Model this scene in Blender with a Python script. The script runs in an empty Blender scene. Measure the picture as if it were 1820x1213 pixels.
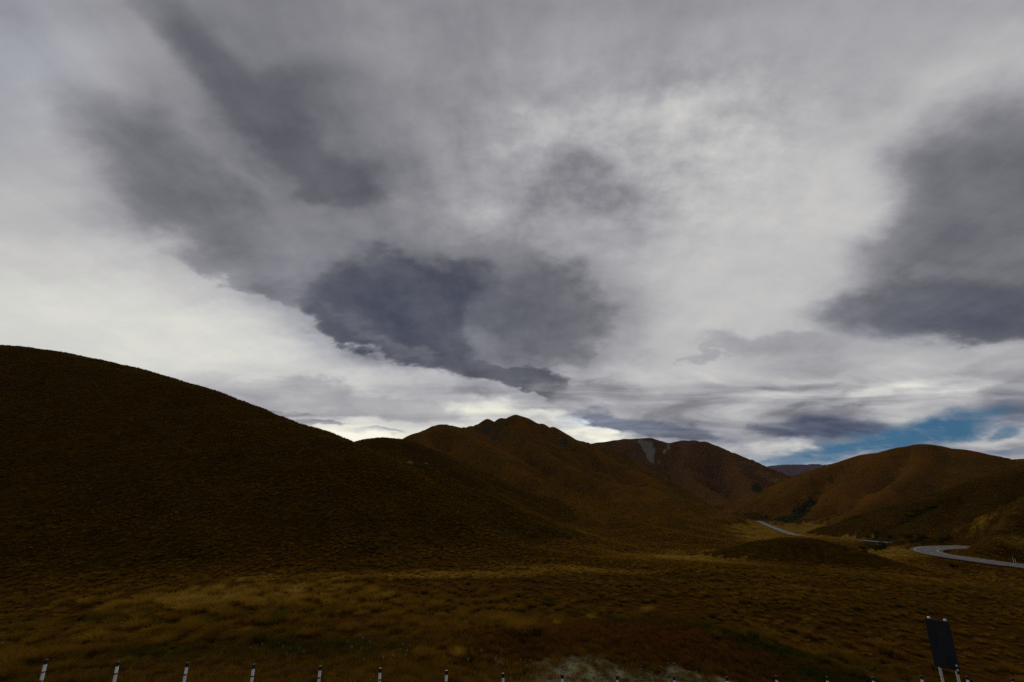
import bpy, bmesh, math, random
import numpy as np
from mathutils import Vector, Matrix

random.seed(7)
RNG = np.random.default_rng(11)
scene = bpy.context.scene
COL = scene.collection
IMG_W, IMG_H = 1820.0, 1213.0
LENS = 16.0
FPX = LENS / 36.0 * IMG_W
PITCH = math.radians(15.9)
CP, SP = math.cos(PITCH), math.sin(PITCH)


# ----------------------------------------------------------------- surveying helpers
def ray(px, py):
    x = (px - 910.0) / FPX
    v = (606.5 - py) / FPX
    return np.array([x, CP - v * SP, SP + v * CP])


def at(px, py, Y):
    """world point seen in direction (px, py) of the survey photo, Y metres north of the viewpoint"""
    d = ray(px, py)
    return d * (Y / d[1])


def project(x, y, z):
    fw = y * CP + z * SP
    up = -y * SP + z * CP
    fw = np.where(np.abs(fw) < 1e-6, 1e-6, fw)
    return 910.0 + FPX * x / fw, 606.5 - FPX * up / fw, fw


# ----------------------------------------------------------------- numpy noise
def _hash(ix, iy, seed):
    h = (ix.astype(np.int64) * 374761393 + iy.astype(np.int64) * 668265263 + seed * 974634533) & 0x7FFFFFFF
    h = ((h ^ (h >> 13)) * 1274126177) & 0x7FFFFFFF
    h = ((h ^ (h >> 16)) * 2246822519) & 0x7FFFFFFF
    return ((h ^ (h >> 15)) & 0xFFFFFF) / float(0xFFFFFF)


def vnoise(x, y, seed=0):
    ix, iy = np.floor(x), np.floor(y)
    fx, fy = x - ix, y - iy
    ux = fx * fx * fx * (fx * (fx * 6 - 15) + 10)
    uy = fy * fy * fy * (fy * (fy * 6 - 15) + 10)
    a = _hash(ix, iy, seed); b = _hash(ix + 1, iy, seed)
    c = _hash(ix, iy + 1, seed); d = _hash(ix + 1, iy + 1, seed)
    return (a + (b - a) * ux) * (1 - uy) + (c + (d - c) * ux) * uy


def fbm(x, y, octs=4, seed=0, gain=0.5):
    t = 0.0; a = 1.0; n = 0.0
    for o in range(octs):
        ca, sa = math.cos(0.6 * o + 0.3), math.sin(0.6 * o + 0.3)
        t = t + a * (vnoise((x * ca - y * sa) * 2 ** o + 17.3 * o, (x * sa + y * ca) * 2 ** o - 9.1 * o, seed + o) * 2 - 1)
        n += a; a *= gain
    return t / n


def smax(a, b, k):
    h = np.maximum(k - np.abs(a - b), 0.0) / k
    return np.maximum(a, b) + h * h * k * 0.25


def sstep(e0, e1, x):
    t = np.clip((x - e0) / (e1 - e0), 0, 1)
    return t * t * (3 - 2 * t)


def ridge_height(x, y, pts, slope, w):
    """hill body under a crest polyline: highest of the flanks falling from each crest segment"""
    out = np.full(x.shape, -1e9)
    dist = np.full(x.shape, 1e9)
    for (a, b) in zip(pts[:-1], pts[1:]):
        ab = b[:2] - a[:2]
        L2 = max(float(ab @ ab), 1e-6)
        t = np.clip(((x - a[0]) * ab[0] + (y - a[1]) * ab[1]) / L2, 0, 1)
        cx, cy = a[0] + t * ab[0], a[1] + t * ab[1]
        d = np.hypot(x - cx, y - cy)
        zc = a[2] + t * (b[2] - a[2])
        out = np.maximum(out, zc - slope * (np.sqrt(d * d + w * w) - w))
        dist = np.minimum(dist, d)
    return out, dist


def crest(*pts):
    return [at(*p) for p in pts]


# ----------------------------------------------------------------- the lie of the land
FR = np.array([0, 2.5, 4, 6, 8, 10, 13, 16, 18, 21, 24, 30, 36, 45, 55, 75, 95, 125, 160, 210, 260, 335, 400, 470, 585, 800, 1500, 3000, 16000.])
FZ = np.array([-1.7, -1.75, -2.1, -2.9, -3.75, -4.65, -5.8, -6.8, -7.4, -7.75, -8.05, -8.9, -9.9, -10.9, -11.8, -14.2, -15.9, -19.8, -22.0, -25.5, -29.5, -37, -42, -48, -57, -72, -98, -120, -160.])


def floor_height(x, y):
    r = np.hypot(x, y)
    z = np.interp(r, FR, FZ)
    tilt = sstep(9, 17, r) * (1 - sstep(28, 62, r))
    z = z - 0.07 * np.clip(x, -40, 40) * tilt
    # the weedy bank beyond the fence
    z = z + 1.35 * np.exp(-((x - 9.5) / 8.5) ** 2 - ((y - 28.0) / 4.2) ** 2)
    z = z + 0.45 * np.exp(-((x + 0.5) / 4.0) ** 2 - ((y - 25.0) / 3.0) ** 2)
    return z


# group, crest polyline, slope, crest rounding, blend with the rest of its group
R = []


def add_ridge(group, slope, w, k, *pts):
    R.append((group, crest(*pts), slope, w, k))


# near hill on the left with its long spur
add_ridge('A', 0.50, 26, 6, (-900, 720, 260), (-350, 640, 240), (0, 624, 220), (60, 626, 218), (100, 628, 216), (150, 639, 213), (200, 650, 209), (245, 663, 205),
          (330, 692, 192), (410, 724, 179), (480, 748, 166), (540, 774, 156), (585, 788, 150))
add_ridge('A', 0.52, 4, 4, (585, 789, 150), (600, 793, 147), (616, 808, 144), (650, 836, 137), (692, 860, 130), (763, 901, 118), (838, 942, 108), (906, 983, 98), (945, 1003, 92))
add_ridge('A', 0.42, 14, 8, (330, 692, 192), (430, 800, 150), (540, 900, 120), (640, 985, 98))
add_ridge('A', 0.45, 16, 8, (60, 626, 218), (150, 760, 165), (250, 900, 115), (300, 985, 92))
# spur ridge behind it
add_ridge('B', 0.45, 14, 6, (560, 826, 330), (600, 818, 330), (625, 807, 330), (650, 789, 330), (680, 778, 330), (705, 780, 335), (735, 792, 345), (770, 810, 360))
add_ridge('B', 0.50, 4, 4, (650, 783, 330), (661, 802, 300), (700, 824, 285), (736, 838, 270), (770, 853, 250), (869, 901, 200), (906, 925, 175), (975, 969, 135), (1019, 1000, 110))
add_ridge('B', 0.50, 4, 4, (735, 792, 345), (790, 830, 320), (860, 866, 280), (930, 905, 230), (990, 945, 180), (1043, 972, 150), (1111, 994, 125))
# high peak
add_ridge('C', 0.64, 3, 3, (690, 800, 560), (722, 783, 600), (740, 770, 630), (770, 757, 680), (785, 754, 700), (815, 760, 750), (840, 756, 780), (865, 746, 820), (880, 748, 830),
          (895, 742, 840), (905, 741, 845), (916, 737, 850), (930, 742, 855), (950, 749, 860), (975, 757, 870), (985, 760, 880), (1000, 773, 890), (1020, 781, 900), (1050, 788, 950), (1100, 800, 1000))
add_ridge('C', 0.52, 3, 5, (785, 754, 700), (815, 766, 650), (845, 778, 600), (890, 812, 520), (917, 836, 470), (975, 857, 420), (1036, 880, 350), (1070, 911, 290), (1111, 935, 240), (1162, 959, 200), (1200, 977, 175))
add_ridge('C', 0.54, 3, 5, (916, 737, 850), (930, 775, 780), (960, 800, 720), (1010, 825, 640), (1060, 850, 570), (1104, 863, 520), (1159, 867, 500), (1200, 887, 420), (1250, 922, 350), (1278, 950, 290), (1310, 968, 245))
add_ridge('C', 0.54, 3, 5, (985, 760, 880), (1030, 784, 890), (1080, 812, 850), (1111, 833, 800), (1162, 850, 720), (1210, 884, 620), (1262, 902, 560), (1300, 916, 520))
add_ridge('C', 0.60, 4, 6, (865, 746, 820), (880, 790, 740), (905, 815, 660), (930, 830, 600))
add_ridge('C', 0.54, 3, 5, (740, 770, 630), (765, 810, 540), (800, 840, 470), (850, 860, 410))
add_ridge('C', 0.52, 3, 5, (1036, 880, 350), (1090, 893, 330), (1150, 915, 290), (1210, 945, 235), (1250, 968, 205))
add_ridge('C', 0.52, 3, 5, (1104, 863, 520), (1130, 890, 430), (1180, 915, 360), (1230, 940, 290))
# mountain with the scree
add_ridge('D', 0.55, 34, 20, (1020, 800, 1900), (1050, 788, 1900), (1090, 783, 1900), (1120, 780, 1900), (1150, 778, 1890), (1170, 784, 1900), (1187, 788, 1920), (1215, 783, 1890), (1245, 785, 1850), (1270, 794, 1800),
          (1300, 808, 1720), (1330, 822, 1650), (1355, 832, 1600), (1375, 843, 1540), (1400, 857, 1450), (1425, 880, 1300))
add_ridge('D', 0.66, 12, 14, (1110, 780, 1900), (1122, 810, 1700), (1140, 835, 1550), (1150, 850, 1400))
add_ridge('D', 0.66, 12, 14, (1235, 784, 1870), (1222, 805, 1720), (1215, 830, 1560), (1235, 855, 1380), (1275, 882, 1150), (1315, 900, 1000))
add_ridge('D', 0.60, 12, 14, (1300, 808, 1720), (1310, 835, 1500), (1335, 860, 1300), (1350, 880, 1150))
# low hill folding into the valley head
add_ridge('G', 0.50, 30, 12, (1335, 900, 1050), (1346, 886, 1080), (1370, 870, 1150), (1404, 857, 1230), (1438, 849, 1300), (1466, 848, 1350), (1520, 846, 1400), (1600, 850, 1450))
add_ridge('G', 0.45, 30, 12, (1404, 857, 1230), (1396, 880, 1050), (1385, 905, 880))
add_ridge('F', 0.45, 60, 20, (1330, 850, 3000), (1390, 850, 3000), (1420, 843, 3000), (1440, 838, 3000), (1470, 834, 3050), (1520, 830, 3100), (1700, 835, 3200))
# far range
add_ridge('E', 0.45, 160, 40, (1200, 840, 7000), (1340, 832, 7000), (1365, 831, 7000), (1385, 827, 7000), (1410, 825, 7000), (1432, 826, 7000), (1450, 829, 7000), (1480, 833, 7000))
add_ridge('E', 0.45, 160, 40, (1430, 829, 8600), (1450, 825, 8600), (1475, 825, 8600), (1490, 828, 8600), (1530, 830, 8600), (1750, 826, 8600))
# rounded hill on the right
add_ridge('H', 0.50, 40, 14, (1388, 914, 780), (1410, 897, 790), (1432, 880, 800), (1469, 849, 800), (1500, 828, 800), (1520, 818, 790), (1561, 805, 770), (1602, 797, 755), (1640, 791, 750), (1677, 797, 750),
          (1711, 803, 750), (1745, 815, 750), (1762, 820, 750), (1793, 821, 760), (1813, 816, 770), (1840, 814, 780), (2000, 800, 800), (2400, 780, 850))
add_ridge('H', 0.52, 12, 10, (1640, 791, 750), (1643, 822, 670), (1600, 856, 620), (1560, 884, 575), (1520, 910, 535))
add_ridge('H', 0.52, 12, 10, (1602, 797, 755), (1560, 840, 720), (1500, 876, 690), (1460, 902, 660))
add_ridge('H', 0.52, 12, 10, (1711, 803, 750), (1730, 840, 660), (1700, 878, 570), (1655, 902, 510))
# nearer hill on the right
add_ridge('I', 0.46, 9, 5, (2500, 700, 420), (2100, 795, 370), (1950, 822, 345), (1820, 837, 330), (1786, 843, 322), (1745, 854, 310), (1711, 866, 300), (1677, 880, 290), (1643, 891, 280), (1609, 905, 270), (1575, 929, 255), (1527, 956, 240))
add_ridge('I', 0.42, 12, 6, (1786, 843, 322), (1765, 880, 280), (1735, 915, 245), (1690, 950, 215))
add_ridge('I', 0.42, 12, 6, (1677, 880, 290), (1650, 915, 255), (1600, 948, 225))
# roadside spur hiding the bend
add_ridge('J', 0.50, 5, 4, (2200, 800, 165), (1950, 848, 155), (1870, 874, 151), (1820, 893, 149), (1776, 917, 147), (1745, 938, 144), (1712, 957, 142), (1692, 970, 140), (1678, 979, 138))
# grassy knoll on the valley floor
add_ridge('K', 0.55, 11, 6, (1352, 969, 113), (1387, 960, 114), (1410, 957, 115), (1432, 957, 116), (1470, 966, 117))

GROUPS = 'ABCDEFGHIJK'
KFLOOR = dict(A=7, B=8, C=14, D=30, E=60, F=30, G=20, H=16, I=9, J=3, K=3)

# road centre line, from the near right to the far bend in the valley
ROADPTS = [(2300, 1110, -17.3), (2000, 1042, -19.2), (1880, 1016, -19.9), (1820, 1006, -20.2), (1786, 1002.5, -20.4), (1728, 994.5, -20.7), (1694, 989.5, -20.9), (1668, 985.5, -21.1), (1650, 981, -21.4), (1645, 977.3, -21.8), (1654, 974.6, -22.3), (1675, 973.2, -22.8), (1705, 972.4, -23.6),
           (1725, 971.5, -24.5), (1715, 971, -26.2), (1660, 969, -27.8), (1585, 965, -29.0), (1527, 960, -32.0), (1450, 955.5, -36.0), (1408, 949.5, -42.0), (1378, 939, -52), (1361, 932, -62.0), (1350, 927, -71.0), (1346, 926, -73.0)]


def road_curve():
    P = []
    for (px, py, z) in ROADPTS:
        d = ray(px, py)
        P.append(d * (z / d[2]))
    P = np.array(P)
    out = []
    n = len(P)
    for i in range(n - 1):
        p0, p1, p2, p3 = P[max(i - 1, 0)], P[i], P[i + 1], P[min(i + 2, n - 1)]
        m = max(4, int(np.linalg.norm(p2 - p1) / 2.5))
        for t in np.arange(m) / m:
            out.append(0.5 * ((2 * p1) + (-p0 + p2) * t + (2 * p0 - 5 * p1 + 4 * p2 - p3) * t * t + (-p0 + 3 * p1 - 3 * p2 + p3) * t ** 3))
    out.append(P[-1])
    out = np.array(out)
    for _ in range(3):
        out[1:-1] = out[1:-1] * 0.5 + (out[:-2] + out[2:]) * 0.25
    return out


ROAD = road_curve()
ROAD_HALF = 2.8


def land(x, y):
    """terrain height and the index of the landform at each point (0 = valley floor)"""
    r = np.hypot(x, y)
    fl = floor_height(x, y)
    sc = np.clip(r, 18, 2500)
    fl = fl + fbm(x / 17.0, y / 17.0, 4, 3) * np.clip(r / 260.0, 0.05, 1.2) + fbm(x / 3.1, y / 3.1, 3, 8) * 0.11 * (1 - sstep(80, 200, r)) + fbm(x / 90.0, y / 90.0, 4, 5) * np.clip((r - 150) / 150, 0, 1.5)
    z = fl.copy()
    gid = np.zeros(x.shape, dtype=np.int32)
    best = fl.copy()
    wx = fbm(x / 60.0, y / 60.0, 4, 21); wy = fbm(x / 60.0, y / 60.0, 4, 31)
    for gi, g in enumerate(GROUPS):
        hg = None
        dg = np.full(x.shape, 1e9)
        for (gg, pts, slope, w, k) in R:
            if gg != g:
                continue
            Ym = np.mean([p[1] for p in pts])
            wa = 0.010 * Ym
            h, d = ridge_height(x + wx * wa, y + wy * wa, pts, slope, w)
            hg = h if hg is None else smax(hg, h, k)
            dg = np.minimum(dg, d)
        big = {'D': 2.0, 'E': 7.0, 'F': 3.0, 'C': 1.1, 'H': 1.0, 'G': 1.3}.get(g, 0.4 if g not in 'JK' else 0.15)
        fade = sstep(7 * big, 40 * big, dg)
        gl = 1 - np.clip(2.2 * np.abs(fbm(x / (62 * big), y / (62 * big), 5, 41 + gi, 0.55)), 0, 1)
        hg = hg - (gl ** 2.2) * 17.0 * big * fade * (0.22 if g in 'AB' else 0.5 if g in 'IJK' else 1.0) + fbm(x / (24 * big), y / (24 * big), 4, 61 + gi) * 2.4 * big * (0.2 + 0.8 * fade) * (0.35 if g in 'ABIJK' else 1.0)
        up = hg > best
        gid = np.where(up, gi + 1, gid)
        best = np.where(up, hg, best)
        z = smax(z, hg, KFLOOR[g])
    # cut and fill for the road
    near = (x > 30) & (y > 30) & (r < 900)
    xi, yi, zi = x[near], y[near], z[near]
    dmin = np.full(xi.shape, 1e9); rz = np.zeros(xi.shape)
    for s in range(0, len(ROAD), 2):
        d = (xi - ROAD[s, 0]) ** 2 + (yi - ROAD[s, 1]) ** 2
        m = d < dmin
        dmin = np.where(m, d, dmin); rz = np.where(m, ROAD[s, 2], rz)
    dmin = np.sqrt(dmin)
    wgt = 1 - sstep(ROAD_HALF + 1.5, ROAD_HALF + 13 + np.clip(np.hypot(xi, yi) - 350, 0, 400) * 0.09, dmin)
    z[near] = zi * (1 - wgt) + (rz - 0.22) * wgt
    gd = gid[near]
    gid[near] = np.where(wgt > 0.65, 0, gd)
    return z, gid


# polar ground sheet, fine towards the valley, coarse behind the viewpoint
A_FINE = math.radians(61.0)
N_FINE = 1060
N_BACK = 90
N_R = 540
R0, R1 = 0.8, 15000.0
az_f = np.linspace(-A_FINE, A_FINE, N_FINE)
az_b = np.linspace(A_FINE, 2 * math.pi - A_FINE, N_BACK + 2)[1:-1]
AZ = np.concatenate([az_f, az_b])
RR = R0 * np.exp(np.linspace(0, 1, N_R) * math.log(R1 / R0))
NA = len(AZ)
GX = RR[:, None] * np.sin(AZ)[None, :]
GY = RR[:, None] * np.cos(AZ)[None, :]
GZ, GID = land(GX.ravel(), GY.ravel())
GZ = GZ.reshape(GX.shape); GID = GID.reshape(GX.shape)


def ground_z(x, y):
    """bilinear look-up in the ground sheet (forward sector only)"""
    a = np.arctan2(x, y); r = np.hypot(x, y)
    fa = np.clip((a + A_FINE) / (2 * A_FINE) * (N_FINE - 1), 0, N_FINE - 1.001)
    fr = np.clip(np.log(np.maximum(r, R0) / R0) / math.log(R1 / R0) * (N_R - 1), 0, N_R - 1.001)
    ia = fa.astype(int); ir = fr.astype(int); ta = fa - ia; tr = fr - ir
    return (GZ[ir, ia] * (1 - ta) + GZ[ir, ia + 1] * ta) * (1 - tr) + (GZ[ir + 1, ia] * (1 - ta) + GZ[ir + 1, ia + 1] * ta) * tr


def ground_gid(x, y):
    a = np.arctan2(x, y); r = np.hypot(x, y)
    ia = np.clip(np.round((a + A_FINE) / (2 * A_FINE) * (N_FINE - 1)), 0, N_FINE - 1).astype(int)
    ir = np.clip(np.round(np.log(np.maximum(r, R0) / R0) / math.log(R1 / R0) * (N_R - 1)), 0, N_R - 1).astype(int)
    return GID[ir, ia]


def gz1(x, y):
    return float(ground_z(np.array([x]), np.array([y]))[0])


# ----------------------------------------------------------------- node helpers
class NT:
    def __init__(self, tree):
        self.t = tree; self.n = tree.nodes; self.l = tree.links

    def node(self, typ, **kw):
        nd = self.n.new(typ)
        for k, v in kw.items():
            setattr(nd, k, v)
        return nd

    def put(self, sock, v):
        if isinstance(v, bpy.types.NodeSocket):
            self.l.new(v, sock)
        elif v is not None:
            sock.default_value = v

    def math(self, op, a, b=None, c=None, clamp=False):
        nd = self.node('ShaderNodeMath', operation=op, use_clamp=clamp)
        for i, v in enumerate((a, b, c)):
            if v is not None:
                self.put(nd.inputs[i], v)
        return nd.outputs[0]

    def vmath(self, op, a, b=None, out=0):
        nd = self.node('ShaderNodeVectorMath', operation=op)
        self.put(nd.inputs[0], a)
        if b is not None:
            self.put(nd.inputs[1], b)
        return nd.outputs[out]

    def maprange(self, v, a, b, c, d, smooth=True):
        nd = self.node('ShaderNodeMapRange', interpolation_type='SMOOTHSTEP' if smooth else 'LINEAR')
        self.put(nd.inputs[0], v)
        for i, q in enumerate((a, b, c, d)):
            self.put(nd.inputs[i + 1], q)
        return nd.outputs[0]

    def mix(self, f, a, b):
        nd = self.node('ShaderNodeMix', data_type='RGBA')
        self.put(nd.inputs[0], f); self.put(nd.inputs[6], a); self.put(nd.inputs[7], b)
        return nd.outputs[2]

    def mixf(self, f, a, b):
        nd = self.node('ShaderNodeMix', data_type='FLOAT')
        self.put(nd.inputs[0], f); self.put(nd.inputs[2], a); self.put(nd.inputs[3], b)
        return nd.outputs[0]

    def noise(self, vec, scale, detail=4, rough=0.55, dist=0.0, out=0, dim='3D'):
        nd = self.node('ShaderNodeTexNoise', noise_dimensions=dim)
        self.put(nd.inputs['Vector'], vec)
        nd.inputs['Scale'].default_value = scale
        nd.inputs['Detail'].default_value = detail
        nd.inputs['Roughness'].default_value = rough
        nd.inputs['Distortion'].default_value = dist
        return nd.outputs[out]

    def ramp(self, fac, stops, interp='LINEAR'):
        nd = self.node('ShaderNodeValToRGB')
        cr = nd.color_ramp
        cr.interpolation = interp
        while len(cr.elements) > 1:
            cr.elements.remove(cr.elements[-1])
        first = True
        for (p, c) in stops:
            e = cr.elements[0] if first else cr.elements.new(p)
            first = False
            e.position = p
            e.color = (c[0], c[1], c[2], 1.0)
        self.put(nd.inputs[0], fac)
        return nd.outputs[0]

    def comb(self, x, y, z):
        nd = self.node('ShaderNodeCombineXYZ')
        self.put(nd.inputs[0], x); self.put(nd.inputs[1], y); self.put(nd.inputs[2], z)
        return nd.outputs[0]

    def sep(self, v):
        nd = self.node('ShaderNodeSeparateXYZ')
        self.put(nd.inputs[0], v)
        return nd.outputs


def lin(v):
    v = v / 255.0
    return v / 12.92 if v <= 0.04045 else ((v + 0.055) / 1.055) ** 2.4


def srgb(r, g, b):
    return (lin(r), lin(g), lin(b))


def new_mat(name):
    m = bpy.data.materials.new(name)
    m.use_nodes = True
    m.node_tree.nodes.clear()
    return m, NT(m.node_tree)


def finish(nt, bsdf):
    o = nt.node('ShaderNodeOutputMaterial')
    nt.l.new(bsdf, o.inputs[0])


def principled(nt, col, rough=0.9, spec=0.2, normal=None, metal=0.0):
    b = nt.node('ShaderNodeBsdfPrincipled')
    if isinstance(col, tuple) and len(col) == 3:
        col = (*col, 1)
    nt.put(b.inputs['Base Color'], col)
    nt.put(b.inputs['Roughness'], rough)
    b.inputs['Specular IOR Level'].default_value = spec
    b.inputs['Metallic'].default_value = metal
    if normal is not None:
        nt.l.new(normal, b.inputs['Normal'])
    return b.outputs[0]


def bump(nt, h, strength, dist):
    b = nt.node('ShaderNodeBump')
    b.inputs['Strength'].default_value = strength
    b.inputs['Distance'].default_value = dist
    nt.l.new(h, b.inputs['Height'])
    return b.outputs[0]


# ----------------------------------------------------------------- materials
BR = 1.25


def land_material(name, dark, light, warm, tuft=1.3, bump_d=0.35, big=30.0, stone=((0.110, 0.104, 0.050), (0.235, 0.220, 0.125))):
    """dry tussock country: three grass tones in patches, clump-sized speckle, plus surveyed ground cover"""
    m, nt = new_mat(name)
    geo = nt.node('ShaderNodeNewGeometry')
    pos = geo.outputs['Position']
    c1 = nt.node('ShaderNodeAttribute', attribute_name='cover')
    c2 = nt.node('ShaderNodeAttribute', attribute_name='cover2')
    s1 = nt.node('ShaderNodeSeparateColor'); nt.l.new(c1.outputs['Color'], s1.inputs[0])
    s2 = nt.node('ShaderNodeSeparateColor'); nt.l.new(c2.outputs['Color'], s2.inputs[0])
    n_big = nt.noise(pos, 1.0 / big, 5, 0.6)
    n_mid = nt.noise(pos, 1.0 / (tuft * 5), 5, 0.65)
    n_fine = nt.noise(pos, 1.0 / (tuft * 0.8), 4, 0.7)
    vor = nt.node('ShaderNodeTexVoronoi', feature='SMOOTH_F1')
    vor.inputs['Scale'].default_value = 1.0 / tuft
    vor.inputs['Smoothness'].default_value = 0.6
    nt.l.new(nt.vmath('ADD', pos, nt.noise(pos, 1.0 / tuft, 2, 0.5, out=1)), vor.inputs['Vector'])
    tuftm = nt.maprange(vor.outputs['Distance'], 0.1, 0.75, 1.0, 0.0)
    dark, light, warm = [tuple(v * BR for v in c) for c in (dark, light, warm)]
    col = nt.mix(nt.maprange(n_big, 0.35, 0.65, 0, 1), (*dark, 1), (*warm, 1))
    f = nt.math('MULTIPLY', nt.math('ADD', nt.math('MULTIPLY', tuftm, 0.55), nt.maprange(n_fine, 0.4, 0.7, 0, 0.5)), nt.maprange(n_mid, 0.32, 0.62, 0.35, 1.0))
    col = nt.mix(f, col, (*light, 1))
    edge = nt.math('MULTIPLY', nt.math('SUBTRACT', n_mid, 0.5), 1.3)

    def cover(mask, c, a=0.3, b=0.6):
        nonlocal col
        k = nt.maprange(nt.math('ADD', mask, edge), a, b, 0, 1)
        k = nt.math('MULTIPLY', k, nt.math('GREATER_THAN', mask, 0.02))
        col = nt.mix(k, col, c)
    cover(s2.outputs[0], nt.mix(f, (0.100, 0.058, 0.0075, 1), (0.25, 0.150, 0.023, 1)), 0.15, 0.85)          # pale yellow grass
    cover(s1.outputs[1], nt.mix(f, (0.022, 0.030, 0.004, 1), (0.055, 0.066, 0.008, 1)))         # green grass
    cover(s1.outputs[2], nt.mix(f, (0.042, 0.018, 0.005, 1), (0.085, 0.034, 0.009, 1)))         # red-brown weeds
    cover(s2.outputs[2], nt.mix(n_fine, (0.020, 0.016, 0.012, 1), (0.046, 0.038, 0.029, 1)), 0.35, 0.75)   # dark rock
    cover(s2.outputs[1], nt.mix(f, (0.010, 0.012, 0.004, 1), (0.022, 0.024, 0.008, 1)), 0.4, 0.7)   # dark scrub
    cover(s1.outputs[0], nt.mix(nt.noise(pos, 5.0 if tuft < 5 else 0.12, 4, 0.7), (*stone[0], 1), (*stone[1], 1)), 0.35, 0.65)   # stones
    hgt = nt.math('ADD', nt.math('MULTIPLY', tuftm, 0.7), nt.math('MULTIPLY', n_fine, 0.6))
    b = bump(nt, hgt, 0.4, bump_d)
    finish(nt, principled(nt, col, 0.95, 0.0, b))
    return m


M_LAND = {
    0: land_material('dry_field', (0.020, 0.0090, 0.0014), (0.062, 0.029, 0.0036), (0.032, 0.0125, 0.0026), 0.75, 0.12, 14.0),
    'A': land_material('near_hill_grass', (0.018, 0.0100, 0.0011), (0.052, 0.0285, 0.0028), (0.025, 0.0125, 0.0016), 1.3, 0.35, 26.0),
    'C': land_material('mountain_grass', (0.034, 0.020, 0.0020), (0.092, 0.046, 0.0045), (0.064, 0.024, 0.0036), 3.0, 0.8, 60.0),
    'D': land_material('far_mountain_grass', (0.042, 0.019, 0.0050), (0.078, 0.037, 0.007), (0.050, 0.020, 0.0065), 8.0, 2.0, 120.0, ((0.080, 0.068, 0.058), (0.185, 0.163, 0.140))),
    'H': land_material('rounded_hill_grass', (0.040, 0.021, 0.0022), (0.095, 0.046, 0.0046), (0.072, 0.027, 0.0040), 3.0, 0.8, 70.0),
    'E': land_material('distant_range_hazed_grass', (0.058, 0.030, 0.034), (0.085, 0.044, 0.042), (0.070, 0.034, 0.038), 30.0, 6.0, 500.0),  # purple of the distance haze mixed into these grass tones
    'I': land_material('roadside_hill_grass', (0.020, 0.010, 0.0015), (0.054, 0.028, 0.0034), (0.032, 0.0135, 0.0023), 1.3, 0.4, 26.0),
}
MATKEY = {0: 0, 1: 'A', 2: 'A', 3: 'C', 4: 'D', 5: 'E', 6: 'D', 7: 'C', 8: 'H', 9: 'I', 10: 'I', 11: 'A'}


def blade_material(name, ramp, translucent=0.25):
    m, nt = new_mat(name)
    at_ = nt.node('ShaderNodeAttribute', attribute_type='INSTANCER', attribute_name='tint')
    geo = nt.node('ShaderNodeNewGeometry')
    n = nt.noise(geo.outputs['Position'], 9.0, 2, 0.6)
    f = nt.math('ADD', at_.outputs['Fac'], nt.math('MULTIPLY', nt.math('SUBTRACT', n, 0.5), 0.25), clamp=True)
    col = nt.ramp(f, ramp)
    d = nt.node('ShaderNodeBsdfDiffuse'); nt.l.new(col, d.inputs[0])
    t = nt.node('ShaderNodeBsdfTranslucent'); nt.l.new(col, t.inputs[0])
    mx = nt.node('ShaderNodeMixShader'); mx.inputs[0].default_value = translucent
    nt.l.new(d.outputs[0], mx.inputs[1]); nt.l.new(t.outputs[0], mx.inputs[2])
    finish(nt, mx.outputs[0])
    return m


M_TUSSOCK = blade_material('tussock_blades', [(0.0, (0.026, 0.034, 0.005)), (0.18, (0.072, 0.054, 0.006)), (0.35, (0.158, 0.082, 0.0078)), (0.6, (0.25, 0.128, 0.012)), (0.82, (0.36, 0.205, 0.025)), (1.0, (0.48, 0.30, 0.058))])
M_WEED = blade_material('weed_stalks', [(0.0, (0.030, 0.045, 0.007)), (0.3, (0.085, 0.052, 0.008)), (0.6, (0.14, 0.056, 0.011)), (1.0, (0.20, 0.062, 0.014))])
M_FLOWER = blade_material('flower_heads', [(0.0, (0.35, 0.33, 0.26)), (1.0, (0.5, 0.48, 0.4))])


def simple_mat(name, c1, c2, scale, rough=0.6, spec=0.3, bd=0.0, metal=0.0):
    m, nt = new_mat(name)
    tc = nt.node('ShaderNodeTexCoord')
    n = nt.noise(tc.outputs['Object'], scale, 5, 0.6)
    col = nt.mix(nt.maprange(n, 0.35, 0.65, 0, 1), (*c1, 1), (*c2, 1))
    nrm = bump(nt, n, 0.5, bd) if bd else None
    finish(nt, principled(nt, col, rough, spec, nrm, metal))
    return m


M_POST = simple_mat('white_painted_post', (0.62, 0.62, 0.62), (0.80, 0.80, 0.80), 9.0, 0.6)
M_BLACK = simple_mat('black_cap', (0.012, 0.012, 0.013), (0.03, 0.03, 0.03), 12.0, 0.55)
M_WIRE = simple_mat('rusty_wire', (0.030, 0.020, 0.014), (0.05, 0.035, 0.024), 4.0, 0.8, 0.1)
M_PANEL = simple_mat('weathered_sign_panel', (0.016, 0.019, 0.024), (0.024, 0.028, 0.034), 2.5, 0.6, 0.2)
M_RIB = simple_mat('panel_joint', (0.06, 0.046, 0.032), (0.08, 0.062, 0.045), 6.0, 0.6)
M_SIGNPOST = simple_mat('galvanised_post', (0.42, 0.40, 0.36), (0.56, 0.54, 0.48), 7.0, 0.5, 0.4)
M_REFLECT = simple_mat('reflector', (0.7, 0.7, 0.7), (0.85, 0.85, 0.85), 10.0, 0.3, 0.5)
M_SHRUB = blade_material('shrub_leaves', [(0.0, (0.022, 0.024, 0.006)), (0.5, (0.042, 0.038, 0.009)), (1.0, (0.075, 0.054, 0.012))], 0.2)
M_BARK = simple_mat('shrub_bark', (0.03, 0.022, 0.015), (0.05, 0.04, 0.03), 5.0, 0.9)
M_ROCK = simple_mat('pale_rock', (0.07, 0.055, 0.036), (0.12, 0.095, 0.065), 0.6, 0.9, 0.1, 0.2)
M_STONE = simple_mat('gravel_stone', (0.075, 0.068, 0.050), (0.15, 0.137, 0.10), 3.0, 0.9, 0.1, 0.02)
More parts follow.
